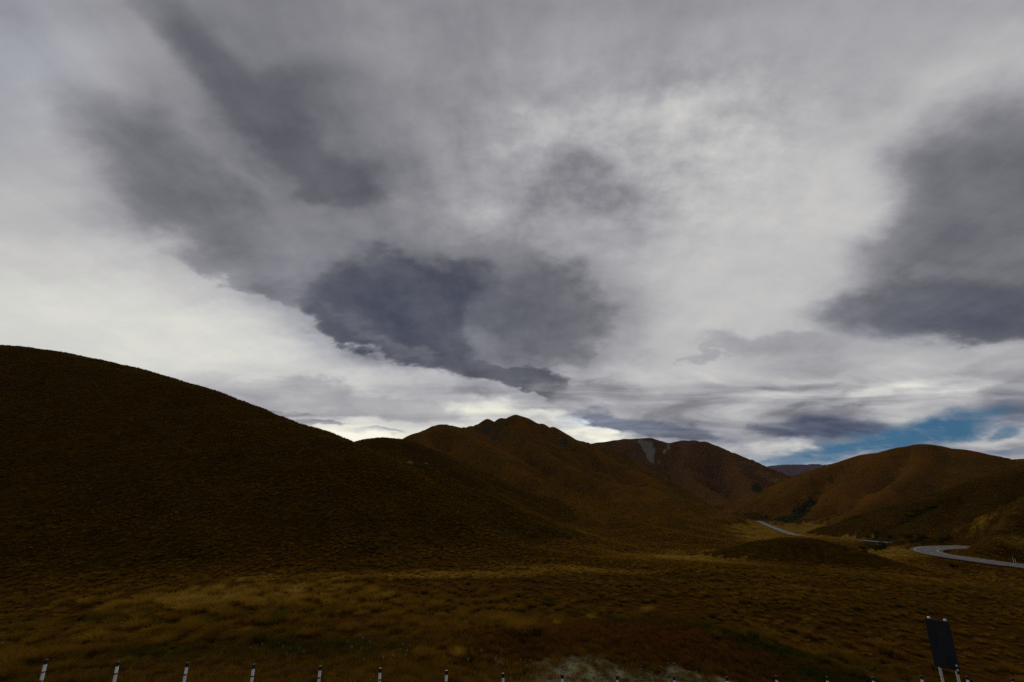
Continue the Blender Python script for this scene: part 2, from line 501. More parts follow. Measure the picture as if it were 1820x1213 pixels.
M_PAINT = simple_mat('road_paint', (0.55, 0.55, 0.52), (0.7, 0.7, 0.68), 1.0, 0.6)


def road_material():
    m, nt = new_mat('chip_seal')
    geo = nt.node('ShaderNodeNewGeometry')
    n = nt.noise(geo.outputs['Position'], 0.5, 6, 0.65)
    n2 = nt.noise(geo.outputs['Position'], 7.0, 3, 0.7)
    col = nt.mix(n, (0.060, 0.056, 0.047, 1), (0.092, 0.086, 0.074, 1))
    finish(nt, principled(nt, col, 0.75, 0.3, bump(nt, n2, 0.4, 0.01)))
    return m


M_ROAD = road_material()
M_SHOULDER = simple_mat('road_shoulder_gravel', (0.07, 0.055, 0.036), (0.12, 0.098, 0.065), 0.8, 0.95, 0.1, 0.02)


# ----------------------------------------------------------------- object helpers
def tag(o, label=None, cat=None, group=None, kind=None):
    if label: o['label'] = label
    if cat: o['category'] = cat
    if group: o['group'] = group
    if kind: o['kind'] = kind
    return o


def link_mesh(name, me, mat=None, parent=None):
    o = bpy.data.objects.new(name, me)
    COL.objects.link(o)
    if mat is not None:
        me.materials.append(mat)
    if parent is not None:
        o.parent = parent
    return o


def empty(name, loc, rz=0.0):
    o = bpy.data.objects.new(name, None)
    COL.objects.link(o)
    o.location = loc
    o.rotation_euler = (0, 0, rz)
    o.empty_display_size = 0.2
    return o


def mesh_np(name, verts, faces_flat, nper):
    me = bpy.data.meshes.new(name)
    verts = np.asarray(verts, dtype=np.float32)
    faces_flat = np.asarray(faces_flat, dtype=np.int32).ravel()
    nf = len(faces_flat) // nper
    me.vertices.add(len(verts)); me.vertices.foreach_set('co', verts.ravel())
    me.loops.add(len(faces_flat)); me.loops.foreach_set('vertex_index', faces_flat)
    me.polygons.add(nf)
    me.polygons.foreach_set('loop_start', np.arange(nf, dtype=np.int32) * nper)
    me.update(calc_edges=True)
    return me


def bm_obj(name, bm, mat, parent=None, smooth=False):
    me = bpy.data.meshes.new(name)
    bmesh.ops.recalc_face_normals(bm, faces=bm.faces)
    bm.to_mesh(me); bm.free()
    if smooth:
        me.polygons.foreach_set('use_smooth', np.ones(len(me.polygons), dtype=bool))
    return link_mesh(name, me, mat, parent)


def bm_box(bm, c, s, rot=None, bev=0.0):
    r = bmesh.ops.create_cube(bm, size=1.0)
    vs = r['verts']
    M = Matrix.Translation(c) @ (rot.to_4x4() if rot is not None else Matrix.Identity(4)) @ Matrix.Diagonal((*s, 1))
    bmesh.ops.transform(bm, matrix=M, verts=vs)
    if bev:
        es = list({e for v in vs for e in v.link_edges})
        bmesh.ops.bevel(bm, geom=es, offset=bev, segments=2, affect='EDGES', profile=0.5)


def bm_tube(bm, pts, radii, seg=10, cap=True):
    rings = []
    for i, p in enumerate(pts):
        p = Vector(p)
        t = (Vector(pts[min(i + 1, len(pts) - 1)]) - Vector(pts[max(i - 1, 0)])).normalized()
        a = t.orthogonal().normalized(); b = t.cross(a)
        if rings:
            a = (pa - t * pa.dot(t)).normalized(); b = t.cross(a)
        pa = a
        rr = radii[i] if isinstance(radii, (list, tuple)) else radii
        rings.append([bm.verts.new(p + (a * math.cos(2 * math.pi * k / seg) + b * math.sin(2 * math.pi * k / seg)) * rr) for k in range(seg)])
    for r0, r1 in zip(rings[:-1], rings[1:]):
        for k in range(seg):
            bm.faces.new((r0[k], r0[(k + 1) % seg], r1[(k + 1) % seg], r1[k]))
    if cap:
        bm.faces.new(rings[0][::-1]); bm.faces.new(rings[-1])


# ----------------------------------------------------------------- ground sheet split into landforms
def build_land():
    global COVER1, COVER2
    x, y, z = GX.ravel(), GY.ravel(), GZ.ravel()
    gid = GID.ravel()
    px, py, fw = project(x, y, z)
    front = fw > 1
    r = np.hypot(x, y)
    c1 = np.zeros((len(x), 4), np.float32); c2 = np.zeros((len(x), 4), np.float32)
    c1[:, 3] = 1; c2[:, 3] = 1
    nz = fbm(x / 9.0, y / 9.0, 4, 91)

    def ell(cx, cy, rx, ry, rot=0.0):
        a = math.radians(rot)
        u = (px - cx) * math.cos(a) + (py - cy) * math.sin(a)
        v = -(px - cx) * math.sin(a) + (py - cy) * math.cos(a)
        return np.clip(1.35 - np.hypot(u / rx, v / ry), 0, 1) * front

    def well(cx, cy, rx, ry):
        return np.clip(1.35 - np.hypot((x - cx) / rx, (y - cy) / ry), 0, 1)
    floor = gid == 0
    # stones: gravel flat by the fence (world ellipses), scree in the gullies of the far mountain
    gr = np.maximum.reduce([well(5.6, 21.2, 5.0, 1.9), well(9.8, 20.8, 2.8, 1.3) * 0.85, well(2.2, 19.8, 2.4, 1.2) * 0.8])
    c1[:, 0] = np.clip(gr * 0.90 + fbm(x / 1.0, y / 1.0, 4, 95) * 0.42 * (gr > 0.05), 0, 1)
    D = gid == 4
    t_ = np.clip((py - 782) / 48.0, 0, 1)
    wob = fbm(x / 40.0, y / 40.0, 4, 99) * 5
    tri = np.clip((np.minimum(px - (1131 + 31 * t_), (1163 + 2 * t_) - px) + wob * 0.8 + 1.2) / 4, 0, 1) * (py > 780) * (py < 832)
    arm = np.clip((4.5 - 2 * t_ - np.abs(px - (1193 - 27 * t_)) + wob * .5) / 3, 0, 1) * (py > 788) * (py < 832)
    sc = np.maximum(tri, arm) * front
    c1[:, 0] = np.where(D, np.clip(sc * 0.95, 0, 1), c1[:, 0])
    far_scree = np.maximum.reduce([ell(1220, 838, 12, 3.0, -30), ell(1248, 845, 14, 2.5, 30), ell(1110, 812, 6, 5)])
    c1[:, 0] = np.where(D, np.maximum(c1[:, 0], far_scree * 0.42), c1[:, 0])
    # green flushes
    g = np.maximum.reduce([ell(260, 1106, 150, 9, -1) * .9, ell(500, 1088, 120, 10, 0) * .6, ell(60, 1108, 90, 10) * .5])
    g2 = np.maximum.reduce([well(9.0, 28.6, 5.5, 1.3), well(13.5, 27.2, 3.6, 1.6), well(-9, 23.5, 5, 1.6) * .8, well(15.5, 24.2, 5, 1.3) * .8, well(-14, 22, 4, 1.4)*.8])
    c1[:, 1] = np.where(floor, np.clip(np.maximum(g, g2 * .8), 0, 1), 0)
    gC = np.maximum.reduce([ell(870, 880, 60, 22, 20), ell(1000, 905, 60, 14, 30) * .8, ell(760, 812, 50, 14, 30) * .6, ell(1215, 935, 40, 12, 20) * .6])
    c1[:, 1] = np.where((gid == 3), gC * 0.45, c1[:, 1])
    # red-brown weeds on the bank, heathy brown strip across the field
    w = np.maximum.reduce([well(5.5, 26.2, 6.5, 2.6), well(12.5, 24.6, 5.0, 2.4), well(0.5, 24.2, 3, 1.8) * .6])
    hb = np.maximum.reduce([ell(800, 1042, 330, 9, 0) * .6, ell(1150, 1020, 200, 8, 0) * .4, ell(640, 1108, 200, 12, 0) * .5, ell(930, 1115, 100, 8, 0) * .6])
    c1[:, 2] = np.where(floor, np.clip(np.maximum(w, hb * .8), 0, 1), 0)
    # pale yellow grass: foot of the left hill, valley floor, left meadow
    yl = np.maximum.reduce([ell(700, 1024, 330, 7, -1), ell(1000, 1012, 200, 8, 2) * .9, ell(420, 1062, 260, 17, -2) * .35, ell(1270, 990, 180, 15, 0) * .85,
                            ell(1480, 944, 150, 17, 3) * 1.3, ell(1345, 945, 60, 22, 15) * 1.2, ell(1570, 985, 100, 14, 0) * 1.1, ell(1700, 1020, 160, 8, 6) * .5, ell(1290, 980, 120, 4)])
    c2[:, 0] = np.where(floor, np.clip(yl * (0.8 + 1.1 * fbm(x / 8, y / 8, 4, 97)), 0, 1), 0)
    hi = np.maximum.reduce([ell(1750, 930, 60, 22, -20), ell(1800, 960, 60, 20)])
    c2[:, 0] = np.where(gid == 10, hi * .5, c2[:, 0])
    # golden shoulders on the valley sides
    c2[:, 0] = np.where(np.isin(gid, [4, 7]), np.maximum.reduce([ell(1360, 845, 60, 7, 30), ell(1420, 850, 40, 7, -15), ell(1330, 890, 50, 12, 40) * .6]) * .42, c2[:, 0])
    # dark scrub in hollows
    s = np.maximum.reduce([ell(1428, 905, 44, 13, -38), ell(1400, 922, 40, 8, -5), ell(1345, 868, 16, 10, 20), ell(1630, 915, 60, 6, -28), ell(1560, 962, 44, 8, -8), ell(1660, 958, 40, 8),
                           ell(1570, 900, 36, 7, 20)*.6, ell(1350, 921, 36, 3)])
    c2[:, 1] = np.where(np.isin(gid, [0, 3, 4, 7, 8, 9]), np.clip(s * .85 + nz * .15 * (s > .05), 0, 1), 0)
    c2[:, 1] = np.where((gid == 1), ell(790, 988, 36, 14, 30) * .75, c2[:, 1])
    # dark rock bluffs
    b = np.maximum.reduce([ell(866, 762, 14, 12, 30), ell(892, 752, 14, 7), ell(985, 768, 9, 9, 40), ell(1002, 785, 10, 10, 40), ell(880, 775, 7, 10, 30), ell(1120, 808, 34, 7, 20) * .7, ell(1060, 815, 14, 6, 40) * .6, ell(915, 788, 12, 5, 40) * .7])
    c2[:, 2] = np.where(np.isin(gid, [3, 4]), np.clip(b * .75 + fbm(x / 14, y / 14, 4, 103) * .75 * (b > .05), 0, 1), 0)
    COVER1, COVER2 = c1, c2

    # global normals from the sheet, shared by all pieces
    i = np.arange(N_R - 1)[:, None]; j = np.arange(NA)[None, :]
    j2 = (j + 1) % NA
    q = np.stack([np.broadcast_to(i * NA + j, (N_R - 1, NA)), np.broadcast_to(i * NA + j2, (N_R - 1, NA)), np.broadcast_to((i + 1) * NA + j2, (N_R - 1, NA)), np.broadcast_to((i + 1) * NA + j, (N_R - 1, NA))], -1).reshape(-1, 4)

    V = np.stack([x, y, z], -1)
    fn = np.cross(V[q[:, 2]] - V[q[:, 0]], V[q[:, 3]] - V[q[:, 1]])
    fn *= np.sign(fn[:, 2:3] + 1e-12)
    N = np.zeros_like(V)
    for c in range(4):
        np.add.at(N, q[:, c], fn)
    N /= np.maximum(np.linalg.norm(N, axis=1, keepdims=True), 1e-9)
    fg = np.sort(gid[q], axis=1)[:, 1]
    names = {0: ('valley_floor', 'dry grass field and open valley floor below the viewpoint', 'field'),
             1: ('hill', 'large dark smooth tussock hill filling the whole side beside the field', 'hill'),
             2: ('hill', 'small round-topped hill with straight spurs between the big dark hill and the pointed peak', 'hill'),
             3: ('mountain', 'highest pointed mountain with rocky summit in the middle of the view', 'mountain'),
             4: ('mountain', 'reddish mountain with grey scree gully below its saddle', 'mountain'),
             5: ('distant_hills', 'faint purple range at the far end of the valley', 'hills'),
             6: ('hill', 'small brown hill just in front of the faint purple range', 'hill'),
             7: ('hill', 'low golden hill closing the valley head above the far road', 'hill'),
             8: ('hill', 'rounded brown hill under the blue gap in the clouds', 'hill'),
             9: ('hill', 'dark sloping hill in front of the rounded brown hill, above the road bend', 'hill'),
             10: ('roadside_slope', 'rough tussock slope hiding the road behind its bend', 'slope'),
             11: ('knoll', 'low dome-shaped grassy knoll standing alone on the valley floor', 'knoll')}
    for g in range(12):
        fs = q[fg == g]
        if not len(fs):
            continue
        used, inv = np.unique(fs.ravel(), return_inverse=True)
        nm, lb, cat = names[g]
        me = mesh_np(nm, V[used], inv, 4)
        me.polygons.foreach_set('use_smooth', np.ones(len(me.polygons), dtype=bool))
        for nmA, src in (('cover', c1), ('cover2', c2)):
            a = me.attributes.new(nmA, 'FLOAT_COLOR', 'POINT')
            a.data.foreach_set('color', src[used].ravel())
        me.normals_split_custom_set_from_vertices(N[used].astype(np.float32).tolist()) if len(used) < 2_000_000 else None
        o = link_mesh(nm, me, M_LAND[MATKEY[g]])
        tag(o, lb, cat, None, 'structure')
    return N


LAND_N = build_land().reshape(N_R, NA, 3)


def ground_n(x, y):
    a = np.arctan2(x, y); r = np.hypot(x, y)
    ia = np.clip(np.round((a + A_FINE) / (2 * A_FINE) * (N_FINE - 1)), 0, N_FINE - 1).astype(int)
    ir = np.clip(np.round(np.log(np.maximum(r, R0) / R0) / math.log(R1 / R0) * (N_R - 1)), 0, N_R - 1).astype(int)
    return LAND_N[ir, ia]


def cover_at(x, y):
    a = np.arctan2(x, y); r = np.hypot(x, y)
    ia = np.clip(np.round((a + A_FINE) / (2 * A_FINE) * (N_FINE - 1)), 0, N_FINE - 1).astype(int)
    ir = np.clip(np.round(np.log(np.maximum(r, R0) / R0) / math.log(R1 / R0) * (N_R - 1)), 0, N_R - 1).astype(int)
    k = ir * NA + ia
    return COVER1[k], COVER2[k]


# ----------------------------------------------------------------- road
def ribbon(name, pts, o0, o1, dz, mat, parent=None, i0=0, i1=None):
    pts = pts[i0:i1]
    t = np.gradient(pts[:, :2], axis=0)
    t /= np.linalg.norm(t, axis=1, keepdims=True)
    nrm = np.stack([t[:, 1], -t[:, 0]], -1)
    a = np.column_stack([pts[:, :2] + nrm * o0, pts[:, 2] + dz])
    b = np.column_stack([pts[:, :2] + nrm * o1, pts[:, 2] + dz])
    V = np.concatenate([a, b]); n = len(pts)
    k = np.arange(n - 1)
    F = np.stack([k, k + 1, k + 1 + n, k + n], -1)
    me = mesh_np(name, V, F, 4)
    return link_mesh(name, me, mat, parent)


road = ribbon('road', ROAD, -ROAD_HALF, ROAD_HALF, 0.0, M_ROAD)
tag(road, 'pale grey two-lane road bending behind the slope and crossing the far valley', 'road', None, 'structure')
for s in (-1, 1):
    ribbon('edge_line', ROAD, s * 2.45 - 0.06, s * 2.45 + 0.06, 0.02, M_PAINT, road)
dash_v, dash_f = [], []
tt = np.gradient(ROAD[:, :2], axis=0); tt /= np.linalg.norm(tt, axis=1, keepdims=True)
for k in range(0, len(ROAD) - 2, 4):
    n_ = np.array([tt[k, 1], -tt[k, 0]])
    b = len(dash_v)
    for (i, s) in ((k, -1), (k, 1), (k + 1, 1), (k + 1, -1)):
        dash_v.append((ROAD[i, 0] + n_[0] * 0.08 * s, ROAD[i, 1] + n_[1] * 0.08 * s, ROAD[i, 2] + 0.02))
    dash_f.append((b, b + 1, b + 2, b + 3))
link_mesh('centre_line', mesh_np('centre_line', dash_v, dash_f, 4), M_PAINT, road)
for s in (-1, 1):
    ribbon('gravel_shoulder', ROAD, s * ROAD_HALF, s * (ROAD_HALF + 0.8), -0.05, M_SHOULDER, road)


# ----------------------------------------------------------------- grasses
def blades_mesh(name, n, h, spread, arch, width, base_r, seed, upright=0.0, segs=3):
    rg = np.random.default_rng(seed)
    V, F = [], []
    for i in range(n):
        a = rg.uniform(0, 2 * math.pi)
        br = base_r * math.sqrt(rg.uniform(0, 1))
        ca, sa = math.cos(a), math.sin(a)
        a2 = a + rg.normal(0, 0.45)
        c2, s2 = math.cos(a2), math.sin(a2)
        ln = h * rg.uniform(0.6, 1.1)
        out = spread * rg.uniform(0.1, 1.0) * (1 - upright)
        dr = arch * rg.uniform(0.2, 1.0)
        b = len(V)
        w = width * rg.uniform(0.7, 1.2)
        for s in range(segs + 1):
            t = s / segs
            rad = out * (t ** 1.5)
            zz = ln * (t - dr * t * t * t)
            cx, cy = ca * br + c2 * rad, sa * br + s2 * rad
            ww = w * (1 - t * 0.85)
            V.append((cx - s2 * ww, cy + c2 * ww, zz)); V.append((cx + s2 * ww, cy - c2 * ww, zz))
        for s in range(segs):
            F.append((b + 2 * s, b + 2 * s + 1, b + 2 * s + 3, b + 2 * s + 2))
    me = mesh_np(name, V, F, 4)
    me.polygons.foreach_set('use_smooth', np.ones(len(me.polygons), dtype=bool))
    return me


TUSSOCK_ME = [blades_mesh('tussock', 340, 0.66, 0.44, 0.45, 0.013, 0.22, s) for s in (1, 2)] + [blades_mesh('tussock', 320, 0.60, 0.50, 0.52, 0.013, 0.25, s) for s in (3, 4)]
for me in TUSSOCK_ME:
    me.materials.append(M_TUSSOCK)
# coarser clumps for the hillsides: fewer, broader blades
CLUMP_ME = [blades_mesh('tussock_clump', 76, 0.62, 0.44, 0.5, 0.032, 0.24, s, segs=2) for s in (5, 6, 7)]
for me in CLUMP_ME:
    me.materials.append(M_TUSSOCK)
TALL_ME = [blades_mesh('tall_tussock', 420, 1.0, 0.75, 0.5, 0.011, 0.24, s, segs=4) for s in (8, 9)]
for me in TALL_ME:
    me.materials.append(M_TUSSOCK)


def visible_sector(n, rmin, rmax, az=0.86, power=2.0):
    a = RNG.uniform(-az, az, n)
    u = RNG.uniform(0, 1, n)
    r = (rmin ** power + u * (rmax ** power - rmin ** power)) ** (1.0 / power)
    return r * np.sin(a), r * np.cos(a)


def road_dist(x, y):
    d = np.full(x.shape, 1e9)
    for s in range(0, len(ROAD), 3):
        d = np.minimum(d, (x - ROAD[s, 0]) ** 2 + (y - ROAD[s, 1]) ** 2)
    return np.sqrt(d)


def tint_for(x, y):
    c1, c2 = cover_at(x, y)
    n = fbm(x / 7.0, y / 7.0, 3, 111)
    t = 0.40 + 0.16 * n + RNG.normal(0, 0.09, x.shape)
    t = t + 0.13 * sstep(80, 125, np.hypot(x, y)) * (ground_gid(x, y) == 0)
    t = t + 0.42 * c2[:, 0] - 0.10 * (ground_gid(x, y) == 11) - 0.30 * c1[:, 1] - 0.05 * c1[:, 2] - 0.35 * c2[:, 1]
    return np.clip(t, 0.02, 1.0)


# one object per near tussock
bx, by = visible_sector(9000, 27, 80, 0.82)
bz = ground_z(bx, by)
ppx, ppy, _ = project(bx, by, bz)
c1_, c2_ = cover_at(bx, by)
ok = (ppx > 4) & (ppx < 1816) & (ppy < 1212) & (c1_[:, 0] < .1) & (c1_[:, 2] < .35)
bx, by, bz, ppx, ppy = bx[ok], by[ok], bz[ok], ppx[ok], ppy[ok]
meadow = np.exp(-((ppx - 420) / 330) ** 2 - ((ppy - 1075) / 34) ** 2)
size = 1.3 * (0.50 + 0.45 * RNG.uniform(0, 1, len(bx)) ** 2) * (1 + 0.75 * meadow * RNG.uniform(0.4, 1, len(bx)))
rank = size / np.hypot(bx, by) * (0.6 + 0.4 * RNG.uniform(0, 1, len(bx))) * (1 + 0.7 * meadow)
order = np.argsort(-rank)
picked = []
for k in order:
    if all((bx[k] - bx[j]) ** 2 + (by[k] - by[j]) ** 2 > (0.55 * (size[k] + size[j])) ** 2 for j in picked):
        picked.append(k)
    if len(picked) == 285:
        break
pk = np.array(picked)
tint = tint_for(bx[pk], by[pk])
tint = np.clip(tint + 0.36 * meadow[pk], 0, 1)
proto_t = []
for n_, k in enumerate(pk):
    o = link_mesh('tussock', TUSSOCK_ME[n_ % 4])
    if n_ < 4: proto_t.append(o)
    o.location = (bx[k], by[k], bz[k] - 0.05)
    o.rotation_euler = (RNG.normal(0, .06), RNG.normal(0, .06), RNG.uniform(0, 6.28))
    s = size[k]
    o.scale = (s * RNG.uniform(.9, 1.25), s * RNG.uniform(.9, 1.25), s * RNG.uniform(.75, 1.1))
    o['tint'] = float(tint[n_])
    tag(o, 'low ochre tussock clump in the open field beyond the fence, one of many alike', 'tussock', 'tussocks in the field')

# the tussocks anyone would point at
SPECIAL = [
    ('tall_tussock', 0, 1085, 1113, 30.0, 0.62, 0.62, 0.10, 'dark green bushy tussock alone on the crest of the weedy bank', 'tussock'),
    ('tall_tussock', 1, 1052, 1117, 29.5, 0.52, 0.62, 0.95, 'pale straw tussock of upright stalks beside the dark green one on the bank', 'tussock'),
    ('tall_tussock', 0, 925, 1166, 24.6, 1.15, 1.05, 0.66, 'widest ochre tussock, at the edge of the red-brown weeds', 'tussock'),
    ('tall_tussock', 1, 958, 1162, 24.9, 0.85, 0.85, 0.42, 'brownish tussock leaning against the widest ochre one', 'tussock'),
    ('tall_tussock', 1, 813, 1190, 21.8, 0.55, 0.62, 0.86, 'straw-yellow spiky tussock just behind the fence, beside a green tuft', 'tussock'),
    ('tall_tussock', 0, 834, 1192, 21.6, 0.40, 0.42, 0.05, 'small green tuft beside the straw-yellow spiky tussock', 'tussock'),
    ('tall_tussock', 0, 752, 1196, 21.6, 0.75, 0.72, 0.58, 'ragged ochre tussock behind the fence, beside tiny white flowers', 'tussock'),
    ('tall_tussock', 1, 1462, 1146, 30.5, 0.95, 0.72, 0.60, 'broad brown tussock where the bank runs down towards the sign', 'tussock'),
    ('tall_tussock', 1, 990, 1132, 27.0, 0.42, 0.5, 0.80, 'thin straw tussock between the widest tussock and the bank crest', 'tussock'),
    ('tall_tussock', 0, 1498, 1165, 28.2, 0.62, 0.55, 0.12, 'green tussock low on the bank nearest to the sign', 'tussock'),
    ('tall_tussock', 0, 935, 1194, 21.0, 0.34, 0.34, 0.08, 'tiny dark green tuft at the edge of the gravel', 'tussock'),
]
for (nm, v, px_, py_, Y_, sx, sz_, tn, lb, cat) in SPECIAL:
    d = ray(px_, py_); x_, y_ = d[0] / d[1] * Y_, Y_
    o = link_mesh('tussock', TALL_ME[v])
    o.location = (x_, y_, gz1(x_, y_) - 0.05)
    o.rotation_euler = (0, 0, RNG.uniform(0, 6.28))
    o.scale = (sx, sx, sz_)
    o['tint'] = tn
    tag(o, lb, cat, 'tall tussocks by the fence')


def scatter(name, x, y, z, scl, tint, protos, mat_obj_label, cat, zs=(0.6, 0.95), sink=0.05):
    """one object: points on the ground, a clump grown at each by geometry nodes"""
    n = len(x)
    me = bpy.data.meshes.new(name)
    me.vertices.add(n)
    me.vertices.foreach_set('co', np.stack([x, y, z - sink], -1).astype(np.float32).ravel())
    for nm, arr, typ in (('scl', np.stack([scl * RNG.uniform(.85, 1.2, n), scl * RNG.uniform(.85, 1.2, n), scl * RNG.uniform(*zs, n)], -1), 'FLOAT_VECTOR'),
                         ('rot', np.stack([RNG.normal(0, .08, n), RNG.normal(0, .08, n), RNG.uniform(0, 6.28, n)], -1), 'FLOAT_VECTOR')):
        a = me.attributes.new(nm, typ, 'POINT'); a.data.foreach_set('vector', arr.astype(np.float32).ravel())
    a = me.attributes.new('tint', 'FLOAT', 'POINT'); a.data.foreach_set('value', tint.astype(np.float32))
    a = me.attributes.new('pick', 'INT', 'POINT'); a.data.foreach_set('value', RNG.integers(0, len(protos), n).astype(np.int32))
    o = link_mesh(name, me)
    ng = bpy.data.node_groups.new(name + '_growth', 'GeometryNodeTree')
    ng.interface.new_socket('Geometry', in_out='INPUT', socket_type='NodeSocketGeometry')
    ng.interface.new_socket('Geometry', in_out='OUTPUT', socket_type='NodeSocketGeometry')
    N, L = ng.nodes, ng.links
    gi = N.new('NodeGroupInput'); go = N.new('NodeGroupOutput')
    join = N.new('GeometryNodeJoinGeometry')
    for p in reversed(protos):
        oi = N.new('GeometryNodeObjectInfo'); oi.transform_space = 'ORIGINAL'
        oi.inputs['Object'].default_value = p
        oi.inputs['As Instance'].default_value = True
        L.new(oi.outputs['Geometry'], join.inputs[0])
    iop = N.new('GeometryNodeInstanceOnPoints')

    def attr(nm, dt):
        q = N.new('GeometryNodeInputNamedAttribute'); q.data_type = dt
        q.inputs['Name'].default_value = nm
        return q.outputs[0]
    L.new(gi.outputs[0], iop.inputs['Points'])
    L.new(join.outputs[0], iop.inputs['Instance'])
    iop.inputs['Pick Instance'].default_value = True
    L.new(attr('pick', 'INT'), iop.inputs['Instance Index'])
    e2r = N.new('FunctionNodeEulerToRotation')
    L.new(attr('rot', 'FLOAT_VECTOR'), e2r.inputs[0])
    L.new(e2r.outputs[0], iop.inputs['Rotation'])
    L.new(attr('scl', 'FLOAT_VECTOR'), iop.inputs['Scale'])
    L.new(iop.outputs[0], go.inputs[0])
    md = o.modifiers.new('growth', 'NODES'); md.node_group = ng
    tag(o, mat_obj_label, cat, None, 'stuff')
    return o


# prototypes for the coarser growth are members of it standing in the scene
def stand(name, me, px_, py_, Y_, s, tn, lb, cat, grp):
    d = ray(px_, py_); x_, y_ = d[0] / d[1] * Y_, Y_
    o = link_mesh(name, me)
    o.location = (x_, y_, gz1(x_, y_) - 0.05)
    o.scale = (s, s, s); o['tint'] = tn
    tag(o, lb, cat, grp)
    return o


clump_protos = [stand('tussock', CLUMP_ME[i], 1180 + 130 * i, 1040 + 6 * i, 62 + 6 * i, 0.8, 0.45, 'low ochre tussock clump in the open field beyond the fence, one of many alike', 'tussock', 'tussocks in the field') for i in range(3)]

# field
x, y = visible_sector(44000, 25, 130, 0.88)
g_ = ground_gid(x, y); c1_, c2_ = cover_at(x, y)
mpx, mpy, _f = project(x, y, ground_z(x, y))
md_ = np.exp(-((mpx - 420) / 330) ** 2 - ((mpy - 1075) / 34) ** 2)
dens = 0.55 + 0.6 * fbm(x / 5.0, y / 5.0, 3, 131) - 0.72 * md_ + 0.4 * c2_[:, 0] - 0.55 * c1_[:, 2] - 0.3 * c1_[:, 1] - 2 * c1_[:, 0]
ok = (np.isin(g_, [0, 1, 11])) & (RNG.uniform(0, 1, len(x)) < dens) & (road_dist(x, y) > ROAD_HALF + 2.2)
x, y = x[ok], y[ok]; z = ground_z(x, y)
n1 = fbm(x / 11.0, y / 11.0, 3, 141)
scatter('tussock_grass', x, y, z, (0.32 + 0.55 * RNG.uniform(0, 1, len(x)) ** 3) * (1 + 0.35 * n1) * np.where(ground_gid(x, y) == 11, 0.5, 1.0), tint_for(x, y), proto_t, 'dry ochre tussock grass covering the field below', 'grass', (0.7, 1.1))

# hillsides
x, y = visible_sector(300000, 80, 450, 0.90, 1.75)
g_ = ground_gid(x, y)
zz = ground_z(x, y)
nn = ground_n(x, y)
vis = -(nn[:, 0] * x + nn[:, 1] * y + nn[:, 2] * zz) / np.sqrt(x * x + y * y + zz * zz)
ok = (vis > -0.12) & (road_dist(x, y) > ROAD_HALF + 2.5)
dens = np.where(np.isin(g_, [1, 2, 11]), 0.85, np.where(np.isin(g_, [9, 10]), 0.8, 0.6)) * (0.8 + 0.5 * fbm(x / 12.0, y / 12.0, 3, 151))
ok &= RNG.uniform(0, 1, len(x)) < dens
x, y, zz, g_ = x[ok], y[ok], zz[ok], g_[ok]
tn = tint_for(x, y) - np.where(g_ == 9, 0.12, 0) - np.where(g_ == 1, 0.11, np.where(g_ == 2, 0.05, np.where(g_ == 11, 0.14, 0.03)))
scatter('hillside_tussock', x, y, zz, (0.50 + 0.55 * RNG.uniform(0, 1, len(x)) ** 2) * np.where(g_ == 11, 0.55, 1.0), np.clip(tn, 0.05, 1), clump_protos, 'fine brown tussock cover over the hillsides', 'grass', (0.75, 1.15), 0.08)

# short dry grass and weeds near the fence
TUFT_ME = [blades_mesh('grass_tuft', 46, 0.34, 0.2, 0.35, 0.006, 0.16, s, segs=2) for s in (21, 22)]
for me in TUFT_ME: me.materials.append(M_TUSSOCK)
WEED_ME = [blades_mesh('weed', 34, 0.5, 0.16, 0.15, 0.013, 0.16, s, segs=2) for s in (31, 32)]
for me in WEED_ME: me.materials.append(M_WEED)
tuft_p = [stand('grass_tuft', TUFT_ME[i], 620 + 60 * i, 1185, 22.5 + i, 0.9, 0.45, 'short dry grass tuft just behind the fence, one of two alike', 'grass tuft', 'grass tufts behind the fence') for i in range(2)]
weed_p = [stand('weed', WEED_ME[i], 1150 + 60 * i, 1150, 26 + i, 0.9, 0.6, 'red-brown dock stalk on the weedy bank, one of two alike', 'weed', 'dock stalks on the bank') for i in range(2)]
x, y = visible_sector(36000, 17, 40, 0.90)
c1_, c2_ = cover_at(x, y)
ok = (RNG.uniform(0, 1, len(x)) < (0.75 + 0.5 * fbm(x / 3, y / 3, 2, 161) - 0.55 * c1_[:, 0] - 0.5 * c1_[:, 2]) * (1 - 0.8 * sstep(26, 38, np.hypot(x, y))))
x, y = x[ok], y[ok]
scatter('grass', x, y, ground_z(x, y), 0.55 + 0.55 * RNG.uniform(0, 1, len(x)), np.clip(tint_for(x, y) - 0.02, 0.08, 1), tuft_p, 'short dry brown and green grass between fence and field', 'grass', (0.5, 1.0), 0.03)
x, y = visible_sector(26000, 19, 36, 0.85)
c1_, c2_ = cover_at(x, y)
ok = RNG.uniform(0, 1, len(x)) < (c1_[:, 2] * 1.1 + 0.35 * c1_[:, 1]) * (c1_[:, 0] < .35)
x, y = x[ok], y[ok]
c1_, c2_ = cover_at(x, y)
scatter('weeds', x, y, ground_z(x, y), 0.4 + 0.5 * RNG.uniform(0, 1, len(x)), np.clip(0.62 + 0.22 * fbm(x / 1.5, y / 1.5, 3, 171) - 0.75 * c1_[:, 1], 0, 1), weed_p, 'red-brown and green weeds over the bank beyond the fence', 'weeds', (0.5, 0.9), 0.02)


